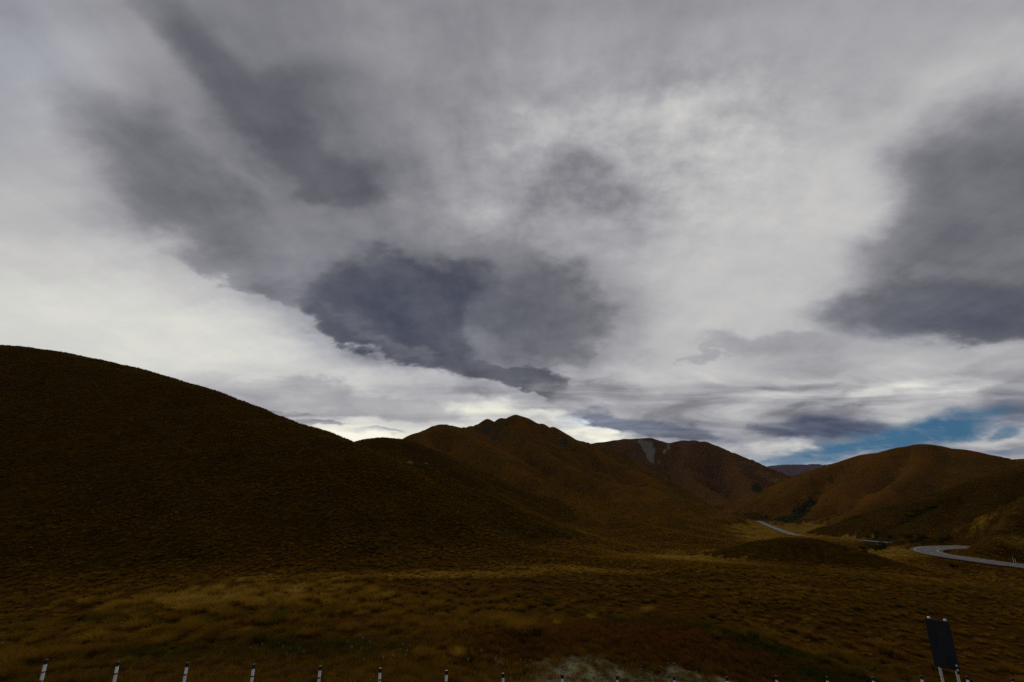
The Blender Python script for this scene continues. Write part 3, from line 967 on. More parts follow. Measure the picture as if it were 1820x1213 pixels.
# white flower heads behind the fence
def flower_mesh():
    bm = bmesh.new()
    for i in range(7):
        a = i * 0.9; rr = 0.02 * math.sqrt(i)
        top = Vector((rr * math.cos(a), rr * math.sin(a), 0.25 + 0.03 * (i % 3)))
        bm_tube(bm, [(0, 0, 0), (rr * .3, 0, .16), tuple(top)], 0.0008, 3)
        m = Matrix.Translation(top) @ Matrix.Diagonal((1, 1, 0.5, 1))
        nf = len(bm.faces)
        bmesh.ops.create_icosphere(bm, subdivisions=1, radius=0.011, matrix=m)
        bm.faces.ensure_lookup_table()
        for f in bm.faces[nf:]: f.material_index = 1
    me = bpy.data.meshes.new('wildflower'); bm.to_mesh(me); bm.free()
    me.materials.append(M_TUSSOCK); me.materials.append(M_FLOWER)
    return me


fl_me = flower_mesh()
fl_p = [stand('wildflower', fl_me, 720, 1186, 21.5, 1.0, 0.8, 'small white flower head standing behind the fence', 'flower', None)]
cx = [(425, 1188, 22.5), (520, 1190, 22), (640, 1180, 23), (690, 1188, 22), (715, 1190, 22), (870, 1192, 21.5), (885, 1195, 21), (20, 1176, 25), (960, 1210, 20)]
fx, fy = [], []
for (px_, py_, Y_) in cx:
    d = ray(px_, py_)
    m = 7
    fx += list(d[0] / d[1] * Y_ + RNG.normal(0, .55, m)); fy += list(Y_ + RNG.normal(0, .7, m))
fx, fy = np.array(fx), np.array(fy)
scatter('wildflowers', fx, fy, ground_z(fx, fy), 0.7 + .5 * RNG.uniform(0, 1, len(fx)), RNG.uniform(0, 1, len(fx)), fl_p, 'sprinkle of tiny white flowers in the grass behind the fence', 'flowers', (0.9, 1.3), 0.0)


# gravel stones
def stone_mesh(name, seed, r=1.0, sub=2, rough=0.3, mat=None):
    rg = random.Random(seed)
    bm = bmesh.new()
    bmesh.ops.create_icosphere(bm, subdivisions=sub, radius=r)
    ph = [(Vector((rg.gauss(0, 1), rg.gauss(0, 1), rg.gauss(0, 1))).normalized(), rg.uniform(-rough, rough * 0.6)) for _ in range(9)]
    for v in bm.verts:
        n = v.co.normalized(); k = 1.0
        for (d, a) in ph:
            k += a * max(0, n.dot(d)) ** 3
        v.co = n * r * k
    me = bpy.data.meshes.new(name); bm.to_mesh(me); bm.free()
    if mat: me.materials.append(mat)
    return me


st_me = [stone_mesh('stone', s, 0.09, 1, 0.35, M_STONE) for s in (1, 2)]
st_p = [stand('stone', st_me[i], 1150 + 100 * i, 1192, 21.5, 1.0 + .3 * i, 0.5, ['pale fist-sized stone on the gravel patch behind the fence', 'palest larger stone at the weedy edge of the gravel patch'][i], 'stone', None) for i in range(2)]
x = RNG.uniform(-1, 13.5, 9000); y = RNG.uniform(18, 25, 9000)
c1_, c2_ = cover_at(x, y)
ok = RNG.uniform(0, 1, len(x)) < c1_[:, 0] * 1.2 - .15
x, y = x[ok], y[ok]
scatter('gravel', x, y, ground_z(x, y), 0.2 + 0.9 * RNG.uniform(0, 1, len(x)) ** 4, RNG.uniform(0, 1, len(x)), st_p, 'patch of pale broken stones behind the fence', 'gravel', (0.4, 0.8), 0.01)


# ----------------------------------------------------------------- shrubs and rocks
def shrub_mesh(seed):
    rg = np.random.default_rng(seed)
    V, F = [], []
    lobes = [(rg.normal(0, .38), rg.normal(0, .38), rg.uniform(.3, .75), rg.uniform(.22, .42)) for _ in range(9)]
    for i in range(900):
        lx, ly, lz, lr = lobes[rg.integers(0, 9)]
        d = rg.normal(0, 1, 3); d /= np.linalg.norm(d)
        p = np.array([lx, ly, lz]) + d * lr * rg.uniform(.55, 1.1)
        if p[2] < 0.03: continue
        u = rg.normal(0, 1, 3); u /= np.linalg.norm(u); w = np.cross(u, d); w /= max(np.linalg.norm(w), 1e-6)
        s = rg.uniform(.03, .075)
        b = len(V)
        V += [p - u * s, p + w * s * .6, p + u * s, p - w * s * .6]; F.append((b, b + 1, b + 2, b + 3))
    me = mesh_np('foliage', V, F, 4); me.materials.append(M_SHRUB)
    bm = bmesh.new()
    for (lx, ly, lz, lr) in lobes[:6]:
        bm_tube(bm, [(lx * .1, ly * .1, -.15), (lx * .5, ly * .5, lz * .5), (lx, ly, lz)], [.05, .035, .012], 5)
    sm = bpy.data.meshes.new('stem'); bm.to_mesh(sm); bm.free(); sm.materials.append(M_BARK)
    return me, sm


SHRUBS = [shrub_mesh(s) for s in (41, 42, 43)]


def shrub(px_, py_, Y_, s, lb, grp=None, tn=0.35, hz=0.8):
    d = ray(px_, py_); x_, y_ = d[0] / d[1] * Y_, Y_
    v = RNG.integers(0, 3)
    e = empty('shrub', (x_, y_, gz1(x_, y_) - 0.05), RNG.uniform(0, 6.28))
    e.scale = (s, s, s * hz)
    for nm, me in (('foliage', SHRUBS[v][0]), ('stem', SHRUBS[v][1])):
        c = link_mesh(nm, me, None, e); c['tint'] = tn
    tag(e, lb, 'shrub', grp)


def surface_Y(px_, py_, y0, y1):
    """where the line of sight first meets the ground"""
    Ys = np.geomspace(y0, y1, 1500); d = ray(px_, py_)
    hit = ground_z(d[0] / d[1] * Ys, Ys) > d[2] / d[1] * Ys
    return float(Ys[np.argmax(hit)]) if hit.any() else None


shrub(1696, 1004, 112, 1.3, 'single dark bush on the bank directly below the road bend', None, 0.1, 1.0)
for (cx_, cy_, sx_, sy_, n_, s_, grp, lb) in [
        (1556, 976, 26, 5, 12, 1.8, 'dark shrubs below the far road', 'dark shrub in the thicket between the knoll and the road'),
        (1632, 912, 48, 12, 14, 1.7, 'shrubs in the hollow of the sloping hill', 'dark shrub in the hollow of the sloping hill above the road'),
        (1590, 957, 50, 8, 13, 1.7, 'shrubs along the foot of the sloping hill', 'dark shrub along the foot of the sloping hill behind the road'),
        (1425, 905, 34, 18, 24, 2.8, 'scrub on the flank of the rounded hill', 'dark scrub bush on the shaded flank of the rounded brown hill'),
        (1660, 962, 34, 6, 8, 1.5, 'shrubs beside the road bend', 'dark shrub just behind the road bend'),
        (790, 985, 26, 12, 8, 0.6, 'shrubs at the foot of the spur', 'small dark shrub low on the spur of the big dark hill'),
        (1347, 868, 12, 8, 10, 3.4, 'scrub under the scree mountain', 'dark scrub bush low on the reddish scree mountain')]:
    for i in range(n_):
        q, w_ = cx_ + RNG.normal(0, sx_ * .55), cy_ + RNG.normal(0, sy_ * .55)
        if cx_ == 1632: w_ = cy_ - (q - cx_) * 0.45 + RNG.normal(0, 4)
        if cx_ == 1425: w_ = cy_ - (q - cx_) * 0.6 + RNG.normal(0, 9)
        Ys = surface_Y(q, w_, 70, 2500)
        if Ys is None: continue
        xx = ray(q, w_)[0] / ray(q, w_)[1] * Ys
        if road_dist(np.array([xx]), np.array([Ys]))[0] < ROAD_HALF + 3: continue
        shrub(q, w_, Ys, s_ * RNG.uniform(.6, 1.15), lb, grp, RNG.uniform(.1, .7))

ROCK_ME = [stone_mesh('rock', s, 1.0, 3, 0.5, M_ROCK) for s in (11, 12, 13)]
for i, (q, w_, s_, lb) in enumerate([(726, 824, 1.6, 'pale rock outcrop on the ridge behind the big dark hill'), (757, 826, 2.0, 'widest pale rock outcrop near the small round-topped hill'),
                                     (898, 854, 1.8, 'lone pale rock in the middle of the pointed mountain'), (834, 790, 2.0, 'pale rock high under the left shoulder of the pointed mountain'),
                                     (1104, 852, 2.2, 'pale rock on the long spur of the pointed mountain'), (1085, 811, 2.6, 'small pale rock near the scree mountain skyline'),
                                     (1712, 838, 2.6, 'pale broken rock patch on the rounded brown hill'), (1700, 841, 1.8, 'smaller rock beside the pale broken patch'), (1658, 853, 1.5, 'tiny pale rock below the top of the rounded brown hill')]):
    Ys = surface_Y(q, w_, 80, 2500)
    if Ys is None: continue
    d = ray(q, w_); x_ = d[0] / d[1] * Ys
    o = link_mesh('rock', ROCK_ME[i % 3])
    o.location = (x_, Ys, gz1(x_, Ys) - .3 * s_); o.scale = (s_ * 1.3, s_, s_ * .8); o.rotation_euler = (0, 0, i * 1.3)
    tag(o, lb, 'rock')

# ----------------------------------------------------------------- fence
FT = [(82.4, 1174.5), (210.5, 1178), (332, 1180), (450.5, 1183), (569, 1186), (676.5, 1190), (793.4, 1194), (895, 1198.7), (999.6, 1200.5), (1096.7, 1203), (1197.5, 1203.7), (1292, 1205), (1380.7, 1204), (1470, 1205), (1551.5, 1205), (1637.7, 1202.7), (1718.5, 1203.8), (1799.4, 1206.8)]
FS = 2.0 / 2.2
fence = empty('wire_fence', (0, 0, 0))
tops = []
for k in range(-1, len(FT) + 1):
    X = (-15.5384 + k * 2.17797) * FS; Y = (17.4977 + k * 0.3106) * FS
    kk = min(max(k, 0), len(FT) - 1)
    d = ray(*FT[kk]); zt = d[2] / d[1] * Y if 0 <= k < len(FT) else None
    if 0 <= k < len(FT):
        X = d[0] / d[1] * Y
    tops.append([X, Y, zt])
tops[0][2] = tops[1][2] + 0.14
tops[-1][2] = tops[-2][2] - 0.14
fence.location = (tops[8][0], tops[8][1], gz1(tops[8][0], tops[8][1]))
fo = Vector(fence.location)
for k, (X, Y, zt) in enumerate(tops):
    zt += 0.035
    zb = gz1(X, Y) - 0.35
    H = zt - zb
    lean = (random.gauss(0, .008), random.gauss(0, .008))
    bm = bmesh.new()
    bm_tube(bm, [(0, 0, 0), (lean[0] * H * .5, lean[1] * H * .5, H * .5), (lean[0] * H, lean[1] * H, H - 0.10)], [0.046, 0.044, 0.042], 12)
    p = bm_obj('post', bm, M_POST, fence, True)
    p.location = Vector((X, Y, zb)) - fo
    tx, ty = lean[0] * H, lean[1] * H
    bm = bmesh.new()
    bm_tube(bm, [(tx, ty, H - 0.115), (tx, ty, H - 0.015), (tx, ty, H)], [0.049, 0.049, 0.036], 12)
    bm_obj('cap', bm, M_BLACK, p)
    for hz in (H - 0.32, H - 0.55, H - 0.78):
        bm = bmesh.new()
        bm_tube(bm, [(lean[0] * hz, lean[1] * hz, hz - 0.011), (lean[0] * hz, lean[1] * hz, hz + 0.011)], 0.047, 12)
        bm_box(bm, Vector((lean[0] * hz, lean[1] * hz - 0.052, hz)), (0.03, 0.028, 0.034), None, 0.004)
        bm_obj('insulator', bm, M_BLACK, p)
for off in (-0.10, -0.32, -0.55, -0.78):
    bm = bmesh.new()
    pts = []
    for (a, b) in zip(tops[:-1], tops[1:]):
        A = Vector((a[0], a[1] - 0.068, a[2] + 0.035 + off)); B = Vector((b[0], b[1] - 0.068, b[2] + 0.035 + off))
        for t in (0, .25, .5, .75):
            q = A.lerp(B, t); q.z -= 0.02 * 4 * t * (1 - t)
            pts.append(q - fo)
    pts.append(Vector((tops[-1][0], tops[-1][1] - 0.068, tops[-1][2] + .035 + off)) - fo)
    bm_tube(bm, pts, 0.0045, 5)
    bm_obj('wire', bm, M_WIRE, fence)
tag(fence, 'wire fence of white posts with black caps along the bottom of the slope', 'fence')

# ----------------------------------------------------------------- road sign
TL = ray(1642.5, 1098.5); TL = TL * (-4.4 / TL[2])
TR = ray(1686.5, 1105.5); TR = TR * (-4.4 / TR[2])
ax = Vector((TR[0] - TL[0], TR[1] - TL[1], 0)); SW = ax.length; ax.normalize()
mid = (Vector(TL) + Vector(TR)) * 0.5
SH = 1.30
ang = math.atan2(ax.y, ax.x)
gsz = gz1(mid.x, mid.y)
sign = empty('road_sign', (mid.x, mid.y, gsz), ang)
top = -4.4 - gsz
hw = SW * 0.5
bm = bmesh.new()
bm_box(bm, Vector((-hw * .5 - .002, 0, top - SH / 2)), (hw - .006, 0.022, SH), None, 0.004)
bm_box(bm, Vector((hw * .5 + .002, 0, top - SH / 2)), (hw - .006, 0.022, SH), None, 0.004)
panel = bm_obj('panel', bm, M_PANEL, sign)
bm = bmesh.new(); bm_box(bm, Vector((-.001, 0.003, top - SH / 2)), (0.012, 0.023, SH - .01), None, 0.002)
bm_obj('joint_strip', bm, M_RIB, panel)
for s, xo in ((-1, -hw * .62), (1, hw * .70)):
    bm = bmesh.new()
    bm_tube(bm, [(xo, 0.052, -0.4), (xo, 0.052, top + 0.012)], 0.036, 14)
    p = bm_obj('post', bm, M_SIGNPOST, sign, True)
    bm = bmesh.new()
    bm_tube(bm, [(xo, 0.052, top + 0.008), (xo, 0.052, top + 0.03), (xo, 0.052, top + 0.045)], [0.041, 0.041, 0.028], 14)
    bm_obj('cap', bm, M_POST, p)
    for hz in (top - .2, top - SH + .2):
        bm = bmesh.new(); bm_box(bm, Vector((xo, 0.03, hz)), (0.12, 0.036, 0.04), None, 0.004)
        bm_obj('clamp', bm, M_SIGNPOST, p)
bm = bmesh.new(); bm_box(bm, Vector((hw * .84, -0.02, top - SH + 0.07)), (0.075, 0.016, 0.29), None, 0.006)
plate = bm_obj('reflector_plate', bm, M_BLACK, sign)
for hz in (top - SH + 0.145, top - SH + 0.03):
    bm = bmesh.new()
    bm_tube(bm, [(hw * .84 - .008, -0.026, hz), (hw * .84 - .008, -0.034, hz), (hw * .84 - .008, -0.037, hz)], [0.026, 0.026, 0.018], 16)
    bm_obj('reflector', bm, M_REFLECT, plate)
tag(sign, 'tall dark blank road sign on two pale posts in front of the fence', 'road sign')

# ----------------------------------------------------------------- edge marker posts by the near road
for i, (q, w_, hgt, lb) in enumerate([(1800.5, 996, 1.9, 'thin pale marker post at the road edge, the taller of the pair'), (1804.5, 997.5, 1.6, 'thin pale marker post at the road edge, the shorter of the pair')]):
    d = ray(q, w_ - 2); Y_ = 121 + i * 0.5
    x_ = d[0] / d[1] * Y_
    z_ = gz1(x_, Y_)
    e = empty('marker_post', (x_, Y_, z_), 0.4)
    bm = bmesh.new(); bm_box(bm, Vector((0, 0, hgt / 2 - .2)), (0.11, 0.05, hgt + .4), None, 0.01)
    bm_obj('post', bm, M_POST, e)
    bm = bmesh.new(); bm_box(bm, Vector((0, -0.027, hgt - 0.28)), (0.08, 0.008, 0.14), None, 0.002)
    bm_obj('reflector', bm, M_REFLECT, e)
    bm = bmesh.new(); bm_box(bm, Vector((0, 0, hgt - .075)), (0.118, 0.058, 0.06), None, 0.006)
    bm_obj('band', bm, M_BLACK, e)
    tag(e, lb, 'marker post')

# ----------------------------------------------------------------- air
HAZE = 1.1e-5
hb = bmesh.new()
bm_box(hb, Vector((0, 4000, 20)), (24000, 22000, 620))
haze = bm_obj('haze', hb, None)
m, nt = new_mat('valley_air')
pv = nt.node('ShaderNodeVolumePrincipled')
pv.inputs['Color'].default_value = (0.62, 0.74, 1.0, 1)
pv.inputs['Density'].default_value = HAZE
pv.inputs['Anisotropy'].default_value = 0.2
om = nt.node('ShaderNodeOutputMaterial')
nt.l.new(pv.outputs[0], om.inputs['Volume'])
haze.data.materials.append(m)
haze.display_type = 'WIRE'
tag(haze, 'thin blue air softening the far end of the valley', 'haze', None, 'stuff')

# ----------------------------------------------------------------- sky
W = bpy.data.worlds.new('World')
scene.world = W
W.use_nodes = True
W.cycles.sampling_method = 'MANUAL'
W.cycles.sample_map_resolution = 512
W.node_tree.nodes.clear()
nt = NT(W.node_tree)
SUN_EL, SUN_AZ = math.radians(24), math.radians(-8)
tc = nt.node('ShaderNodeTexCoord')
dvec = tc.outputs['Generated']
dx, dy, dz = nt.sep(dvec)
dF = nt.vmath('DOT_PRODUCT', dvec, (0, CP, SP), 1)
dU = nt.vmath('DOT_PRODUCT', dvec, (0, -SP, CP), 1)
dFc = nt.math('MAXIMUM', dF, 0.08)
kf = FPX / IMG_W
U0 = nt.math('MULTIPLY_ADD', nt.math('DIVIDE', dx, dFc), kf, 0.5)                 # 0..1 across the part of the sky surveyed
V0 = nt.math('MULTIPLY_ADD', nt.math('DIVIDE', dU, dFc), -kf, 606.5 / IMG_W)      # same unit, downwards
# cloud-deck coordinates: clouds thin into streaks towards the horizon
den = nt.math('ADD', nt.math('MAXIMUM', dz, 0.0), 0.17)
qx = nt.math('DIVIDE', dx, den)
qy = nt.math('DIVIDE', dy, den)
deck = nt.comb(qx, nt.math('MULTIPLY', qy, 0.8), 0.0)
den2 = nt.math('ADD', nt.math('MAXIMUM', dz, 0.0), 0.45)
puff = nt.comb(nt.math('DIVIDE', dx, den2), nt.math('MULTIPLY', nt.math('DIVIDE', dy, den2), 1.3), 0.0)
n1 = nt.noise(deck, 1.3, 3, 0.5, 0.0, out=1, dim='2D')
n2 = nt.noise(puff, 5.5, 6, 0.57, 0.0, out=1, dim='2D')
n1x, n1y, n1z = nt.sep(n1)
n2x, n2y, n2z = nt.sep(n2)
high = nt.maprange(dz, 0.0, 0.40, 0.22, 1.0)


def cen(v, a):
    return nt.math('MULTIPLY', nt.math('SUBTRACT', v, 0.5), a)


wxs = nt.math('ADD', cen(n1x, 0.03), cen(n2x, 0.055))
wys = nt.math('MULTIPLY', nt.math('ADD', cen(n1y, 0.025), cen(n2y, 0.05)), high)
SU = nt.math('ADD', U0, wxs)
SV = nt.math('ADD', V0, wys)

XS = [0, 130, 260, 390, 520, 650, 780, 910, 1040, 1170, 1300, 1430, 1560, 1690, 1820]
SKY = [
    (0,   [138, 150, 138, 118, 128, 135, 136, 136, 150, 138, 150, 155, 155, 153, 158]),
    (75,  [147, 160, 148, 106, 124, 134, 138, 138, 162, 142, 160, 160, 158, 165, 172]),
    (150, [152, 162, 152, 115, 98, 128, 138, 140, 168, 150, 165, 160, 160, 180, 178]),
    (225, [160, 168, 132, 132, 97, 124, 138, 142, 184, 170, 170, 166, 176, 182, 145]),
    (300, [170, 172, 118, 124, 116, 100, 136, 152, 150, 176, 184, 186, 192, 128, 110]),
    (375, [178, 180, 140, 117, 132, 128, 136, 156, 138, 176, 188, 190, 192, 116, 104]),
    (450, [192, 196, 188, 138, 128, 112, 116, 128, 158, 182, 190, 190, 180, 125, 112]),
    (525, [204, 207, 208, 190, 128, 88, 80, 98, 128, 182, 190, 188, 158, 98, 92]),
    (575, [206, 210, 212, 212, 170, 88, 78, 94, 118, 186, 189, 186, 150, 82, 86]),
    (625, [200, 206, 212, 214, 214, 140, 84, 116, 136, 190, 176, 152, 165, 172, 162]),
    (675, [205, 205, 205, 202, 202, 206, 170, 150, 172, 190, 182, 168, 182, 208, 150]),
    (725, [205, 205, 192, 164, 160, 166, 186, 176, 162, 150, 172, 168, 172, 160, 128]),
    (775, [215, 215, 210, 200, 214, 236, 222, 210, 228, 140, 162, 150, 140, 140, 165]),
    (825, [235, 235, 235, 235, 240, 248, 238, 235, 238, 200, 200, 175, 150, 180, 190]),
]
L_ = None
for i_, (yy, vals) in enumerate(SKY):
    # the tiny term only fixes the order in which the bands are worked out
    su_ = SU if L_ is None else nt.math('MULTIPLY_ADD', L_, 1e-7, SU)
    rc_ = nt.ramp(su_, [(xx / IMG_W, (v / 255.0,) * 3) for xx, v in zip(XS, vals)], 'B_SPLINE')
    sc_ = nt.node('ShaderNodeSeparateColor'); nt.l.new(rc_, sc_.inputs[0])
    L_ = sc_.outputs[0] if L_ is None else nt.mixf(nt.maprange(SV, SKY[i_ - 1][0] / IMG_W, yy / IMG_W, 0, 1), L_, sc_.outputs[0])

# individual cloud bodies: (x, y, rx, ry, tilt, softness, tone, strength)
SVf = nt.math('ADD', V0, nt.math('MULTIPLY', nt.math('ADD', cen(n1y, 0.015), cen(n2y, 0.06)), high))
SUf = nt.math('ADD', U0, nt.math('ADD', cen(n1x, 0.02), cen(n2x, 0.075)))
PV = nt.comb(SUf, SVf, 0.0)
BLOBS = [
    (455, 180, 230, 50, 45, .55, 90, .85), (595, 315, 75, 36, 42, .55, 92, .75), (290, 310, 190, 58, 40, .65, 102, .8), (400, 275, 150, 16, 43, .9, 136, .6), (400, 430, 120, 40, 30, .6, 116, .6),
    (420, 490, 120, 22, 20, .35, 122, .7), (500, 520, 60, 18, 20, .3, 112, .7),
    (715, 535, 150, 78, 8, .30, 74, .9), (640, 580, 105, 34, 20, .18, 80, .9), (760, 625, 130, 34, 18, .18, 80, .85), (690, 470, 60, 26, 30, .5, 82, .7), (800, 500, 60, 34, 0, .5, 76, .7), (635, 580, 50, 10, 38, .9, 106, .5), (695, 613, 60, 9, 22, .9, 110, .5), (775, 633, 66, 8, 7, .9, 118, .55), (885, 660, 115, 24, 13, .2, 84, .9), (965, 688, 70, 15, 13, .2, 90, .9),
    (955, 560, 98, 88, 0, .28, 101, .8), (862, 600, 24, 44, -12, .8, 118, .6), (900, 480, 60, 40, 0, .6, 112, .5),
    (1045, 332, 70, 50, 20, .9, 114, .6),
    (870, 385, 50, 22, -10, .9, 186, .5), (945, 225, 34, 45, 20, .7, 200, .5), (1230, 195, 80, 22, -14, .9, 202, .5), (1330, 240, 60, 20, -14, .9, 198, .4),
    (1780, 300, 170, 120, -20, .45, 102, .85), (1735, 430, 180, 120, -10, .4, 108, .85), (1690, 545, 195, 50, -4, .45, 82, .85), (1790, 575, 120, 30, -6, .3, 80, .8),
    (1370, 612, 110, 22, -4, .45, 146, .7), (1240, 634, 34, 6, -6, .4, 150, .6), (1460, 655, 90, 12, -4, .5, 150, .6), (1440, 685, 60, 7, -3, .5, 138, .6), (1500, 708, 46, 7, -3, .4, 145, .6),
    (1110, 722, 130, 32, 8, .4, 146, .85), (1135, 757, 130, 17, 6, .35, 106, .9), (1215, 774, 90, 11, 5, .4, 114, .8), (1010, 737, 40, 5, 2, .4, 128, .7), (1250, 745, 60, 10, 5, .5, 152, .6), (1060, 705, 70, 16, 4, .4, 140, .6),
    (1450, 738, 105, 20, -3, .35, 122, .8), (1455, 763, 105, 17, -2, .35, 92, .9),
    (1610, 692, 150, 8, -12, .8, 214, .65), (1620, 722, 100, 16, -10, .4, 172, .7),
    (1790, 690, 60, 16, -6, .35, 128, .8), (1800, 735, 60, 24, -4, .35, 118, .8), (1760, 648, 60, 14, -6, .5, 150, .5),
    (500, 700, 150, 26, 3, .5, 168, .7), (690, 722, 120, 22, 2, .35, 160, .8), (560, 690, 70, 14, 4, .4, 156, .6), (480, 733, 66, 5, 4, .35, 130, .85), (565, 752, 50, 5, 3, .35, 138, .85), (665, 766, 62, 4.5, 1, .3, 132, .9), (770, 740, 60, 12, 2, .4, 165, .7),
    (862, 698, 40, 7, 0, .7, 140, .5), (930, 722, 40, 5, 0, .4, 135, .6),
    (645, 780, 95, 18, 4, .6, 254, .95), (640, 748, 60, 6, 3, .6, 236, .7), (1060, 772, 46, 14, 22, .5, 252, .9), (870, 725, 46, 16, 0, .6, 230, .7), (990, 745, 60, 12, 16, .6, 235, .6), (1385, 797, 42, 13, -8, .7, 228, .8), (1345, 815, 50, 7, -8, .6, 205, .6),
    (1760, 780, 80, 12, -8, .4, 190, .7), (1500, 812, 60, 5, -10, .5, 215, .6),
]


def blob(cx_, cy_, rx_, ry_, rot, soft, k=1.0, after=None):
    mp = nt.node('ShaderNodeMapping', vector_type='TEXTURE')
    if after is None:
        nt.l.new(PV, mp.inputs['Vector'])
    else:
        nt.l.new(nt.comb(nt.math('MULTIPLY_ADD', after, 1e-7, SUf), SVf, 0.0), mp.inputs['Vector'])
    mp.inputs['Location'].default_value = (cx_ / IMG_W, cy_ / IMG_W, 0)
    mp.inputs['Rotation'].default_value = (0, 0, math.radians(rot))
    mp.inputs['Scale'].default_value = (rx_ / IMG_W, ry_ / IMG_W, 1)
    e = nt.vmath('LENGTH', mp.outputs[0], None, 1)
    return nt.maprange(e, 1 - soft, 1 + soft * 1.1, k, 0.0)


for (cx_, cy_, rx_, ry_, rot, soft, tone, k) in BLOBS:
    L_ = nt.mixf(blob(cx_, cy_, rx_, ry_, rot, soft, k, L_), L_, tone / 255.0)
# texture of the cloud deck itself
n3 = nt.noise(puff, 2.4, 7, 0.6, 0.0, dim='2D')
n4 = n2z
fib = nt.noise(nt.comb(nt.math('MULTIPLY', qx, 1.0), nt.math('MULTIPLY', qy, 0.22), 0.0), 7.0, 4, 0.6, 0.0, dim='2D')
L_ = nt.math('ADD', L_, 0.018)
calm = nt.maprange(L_, 0.45, 0.85, 1.25, 0.5)
# thin lens-shaped layers low over the hills
lens = nt.noise(nt.comb(nt.math('MULTIPLY', U0, 7.0), nt.math('MULTIPLY', V0, 46.0), 0.0), 1.0, 4, 0.55, 0.4, dim='2D')
low = nt.math('MULTIPLY', nt.maprange(V0, 630 / IMG_W, 700 / IMG_W, 0.0, 1.0), nt.maprange(U0, 0.42, 0.6, 0.45, 1.0))
L_ = nt.math('SUBTRACT', L_, nt.math('MULTIPLY', low, nt.math('MULTIPLY', nt.math('SUBTRACT', lens, 0.46), 0.62)))
breaks = nt.noise(puff, 15.0, 5, 0.62, 0.0, dim='2D')
broken = blob(1130, 260, 300, 150, -10, .8, 1.0, L_)
L_ = nt.math('ADD', L_, nt.math('MULTIPLY', broken, cen(breaks, 0.20)))
L_ = nt.math('ADD', L_, cen(breaks, 0.04))
L_ = nt.math('ADD', L_, nt.math('MULTIPLY', nt.math('ADD', cen(n3, 0.085), nt.math('ADD', cen(n4, 0.12), cen(fib, 0.06))), calm))
cloud = nt.ramp(L_, [(60 / 255, srgb(56, 58, 70)), (80 / 255, srgb(77, 79, 91)), (105 / 255, srgb(103, 104, 111)), (135 / 255, srgb(134, 134, 140)), (165 / 255, srgb(166, 166, 170)), (195 / 255, srgb(196, 195, 194)), (215 / 255, srgb(215, 215, 209)), (238 / 255, srgb(240, 236, 218)), (1.0, srgb(255, 252, 236))])
# slate-blue bases of the low banks
bl = bl_ = None
for b_ in [(1140, 758, 130, 16, 6, .6, .8), (1455, 762, 95, 18, -2, .5, .9), (1230, 778, 90, 12, 4, .6, .6), (1800, 740, 60, 30, 0, .6, .5), (700, 560, 220, 90, 10, .8, .25), (1680, 565, 180, 40, -4, .7, .2), (30, 90, 120, 140, 0, .8, .22)]:
    q_ = blob(*b_[:6], b_[6], L_ if bl_ is None else bl_)
    bl_ = bl = q_ if bl is None else nt.math('MAXIMUM', bl, q_)
tintb = nt.node('ShaderNodeMix', data_type='RGBA', blend_type='MULTIPLY')
nt.l.new(bl, tintb.inputs[0]); nt.l.new(cloud, tintb.inputs[6]); tintb.inputs[7].default_value = (0.84, 0.95, 1.16, 1)
cloud = tintb.outputs[2]
# unseen sky overhead and behind the viewpoint, its grey set to light the land
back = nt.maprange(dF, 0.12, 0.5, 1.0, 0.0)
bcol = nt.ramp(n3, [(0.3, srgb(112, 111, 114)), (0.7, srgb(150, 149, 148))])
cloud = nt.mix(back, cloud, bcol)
# clear gaps
clear = None; bl_ = bl
for b_ in [(1640, 770, 150, 30, -12, .45, 1.0), (1510, 800, 100, 22, -10, .45, 1.0), (1580, 785, 130, 26, -10, .45, 1.0), (1715, 750, 80, 20, -14, .5, .9), (1790, 770, 50, 8, -8, .5, .8), (1440, 812, 90, 14, -6, .5, .85), (1800, 800, 50, 6, -4, .5, .6), (1350, 828, 70, 8, 0, .5, .6), (1270, 808, 60, 6, 10, .6, .35)]:
    q_ = blob(*b_[:6], b_[6], L_ if bl_ is None else bl_)
    bl_ = clear = q_ if clear is None else nt.math('MAXIMUM', clear, q_)
clear = nt.math('MULTIPLY', clear, nt.maprange(nt.math('ADD', n4, lens), 0.96, 1.25, 1.0, 0.45))
sky = nt.node('ShaderNodeTexSky', sky_type='NISHITA')
sky.sun_disc = False
nt.l.new(nt.vmath('NORMALIZE', nt.comb(dx, dy, nt.math('ADD', nt.math('MAXIMUM', dz, 0.0), 0.7))), sky.inputs['Vector'])
sky.sun_elevation = SUN_EL
sky.sun_rotation = SUN_AZ
sky.altitude = 970
sky.air_density = 1.0; sky.dust_density = 0.2; sky.ozone_density = 1.0
bg1 = nt.node('ShaderNodeBackground'); bg1.inputs['Strength'].default_value = 0.07
tint_ = nt.node('ShaderNodeMix', data_type='RGBA', blend_type='MULTIPLY')
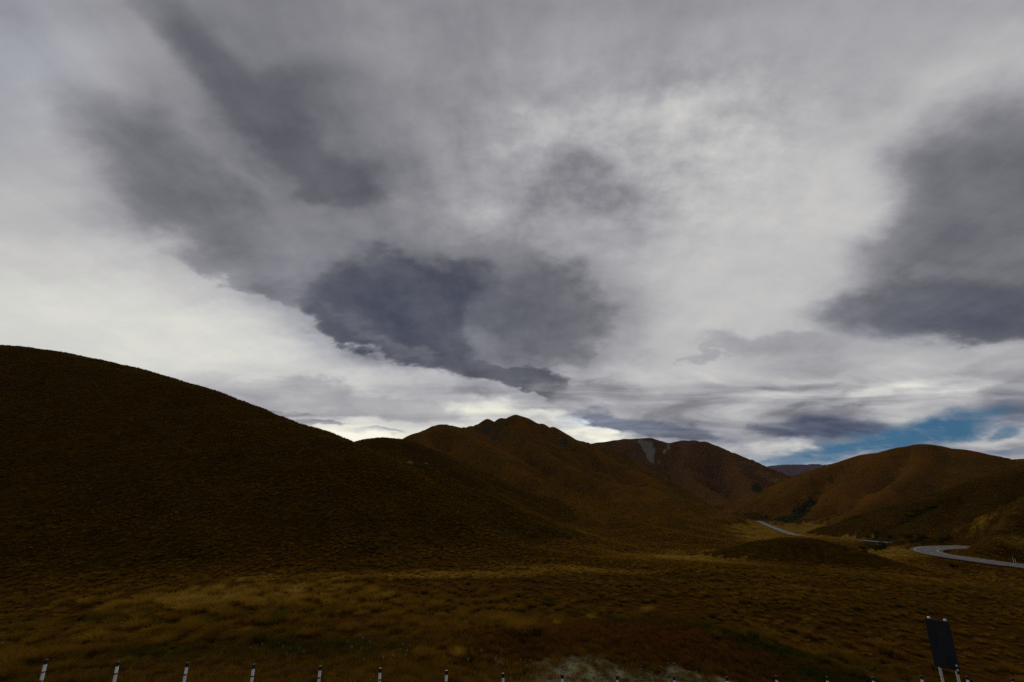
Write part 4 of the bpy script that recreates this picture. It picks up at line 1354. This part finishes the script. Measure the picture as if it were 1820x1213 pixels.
tint_.inputs[0].default_value = 1.0; nt.l.new(sky.outputs[0], tint_.inputs[6]); tint_.inputs[7].default_value = (0.55, 1.02, 1.02, 1)
nt.l.new(tint_.outputs[2], bg1.inputs['Color'])
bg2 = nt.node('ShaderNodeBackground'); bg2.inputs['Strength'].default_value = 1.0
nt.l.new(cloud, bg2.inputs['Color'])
mx = nt.node('ShaderNodeMixShader')
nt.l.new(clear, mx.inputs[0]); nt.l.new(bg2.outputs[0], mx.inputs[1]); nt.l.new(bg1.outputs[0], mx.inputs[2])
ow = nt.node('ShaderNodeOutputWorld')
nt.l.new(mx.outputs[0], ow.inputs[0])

# veiled sun ahead, behind the cloud
sl = bpy.data.lights.new('sun', 'SUN')
sl.energy = 0.8; sl.angle = math.radians(14); sl.color = (1.0, 0.93, 0.82)
so = bpy.data.objects.new('sun', sl); COL.objects.link(so)
sd = Vector((math.sin(SUN_AZ) * math.cos(SUN_EL), math.cos(SUN_AZ) * math.cos(SUN_EL), math.sin(SUN_EL)))
so.rotation_euler = sd.to_track_quat('Z', 'Y').to_euler()

# ----------------------------------------------------------------- camera and output
cam = bpy.data.cameras.new('camera')
cam.lens = LENS; cam.sensor_width = 36; cam.sensor_fit = 'HORIZONTAL'
cam.clip_start = 0.1; cam.clip_end = 40000
co = bpy.data.objects.new('camera', cam); COL.objects.link(co)
co.location = (0, 0, 0)
co.rotation_euler = (math.pi / 2 + PITCH, 0, 0)
scene.camera = co
vs = scene.view_settings
vs.view_transform = 'Standard'; vs.look = 'None'; vs.exposure = 0; vs.gamma = 1
scene.cycles.max_bounces = 5
scene.cycles.diffuse_bounces = 1
scene.cycles.transmission_bounces = 1
scene.cycles.glossy_bounces = 1
scene.cycles.volume_bounces = 0
scene.cycles.use_denoising = False
scene.cycles.denoising_input_passes = 'RGB_ALBEDO_NORMAL'
scene.cycles.denoising_prefilter = 'ACCURATE'
scene.cycles.use_adaptive_sampling = True
scene.cycles.adaptive_threshold = 0.003
scene.cycles.adaptive_min_samples = 24
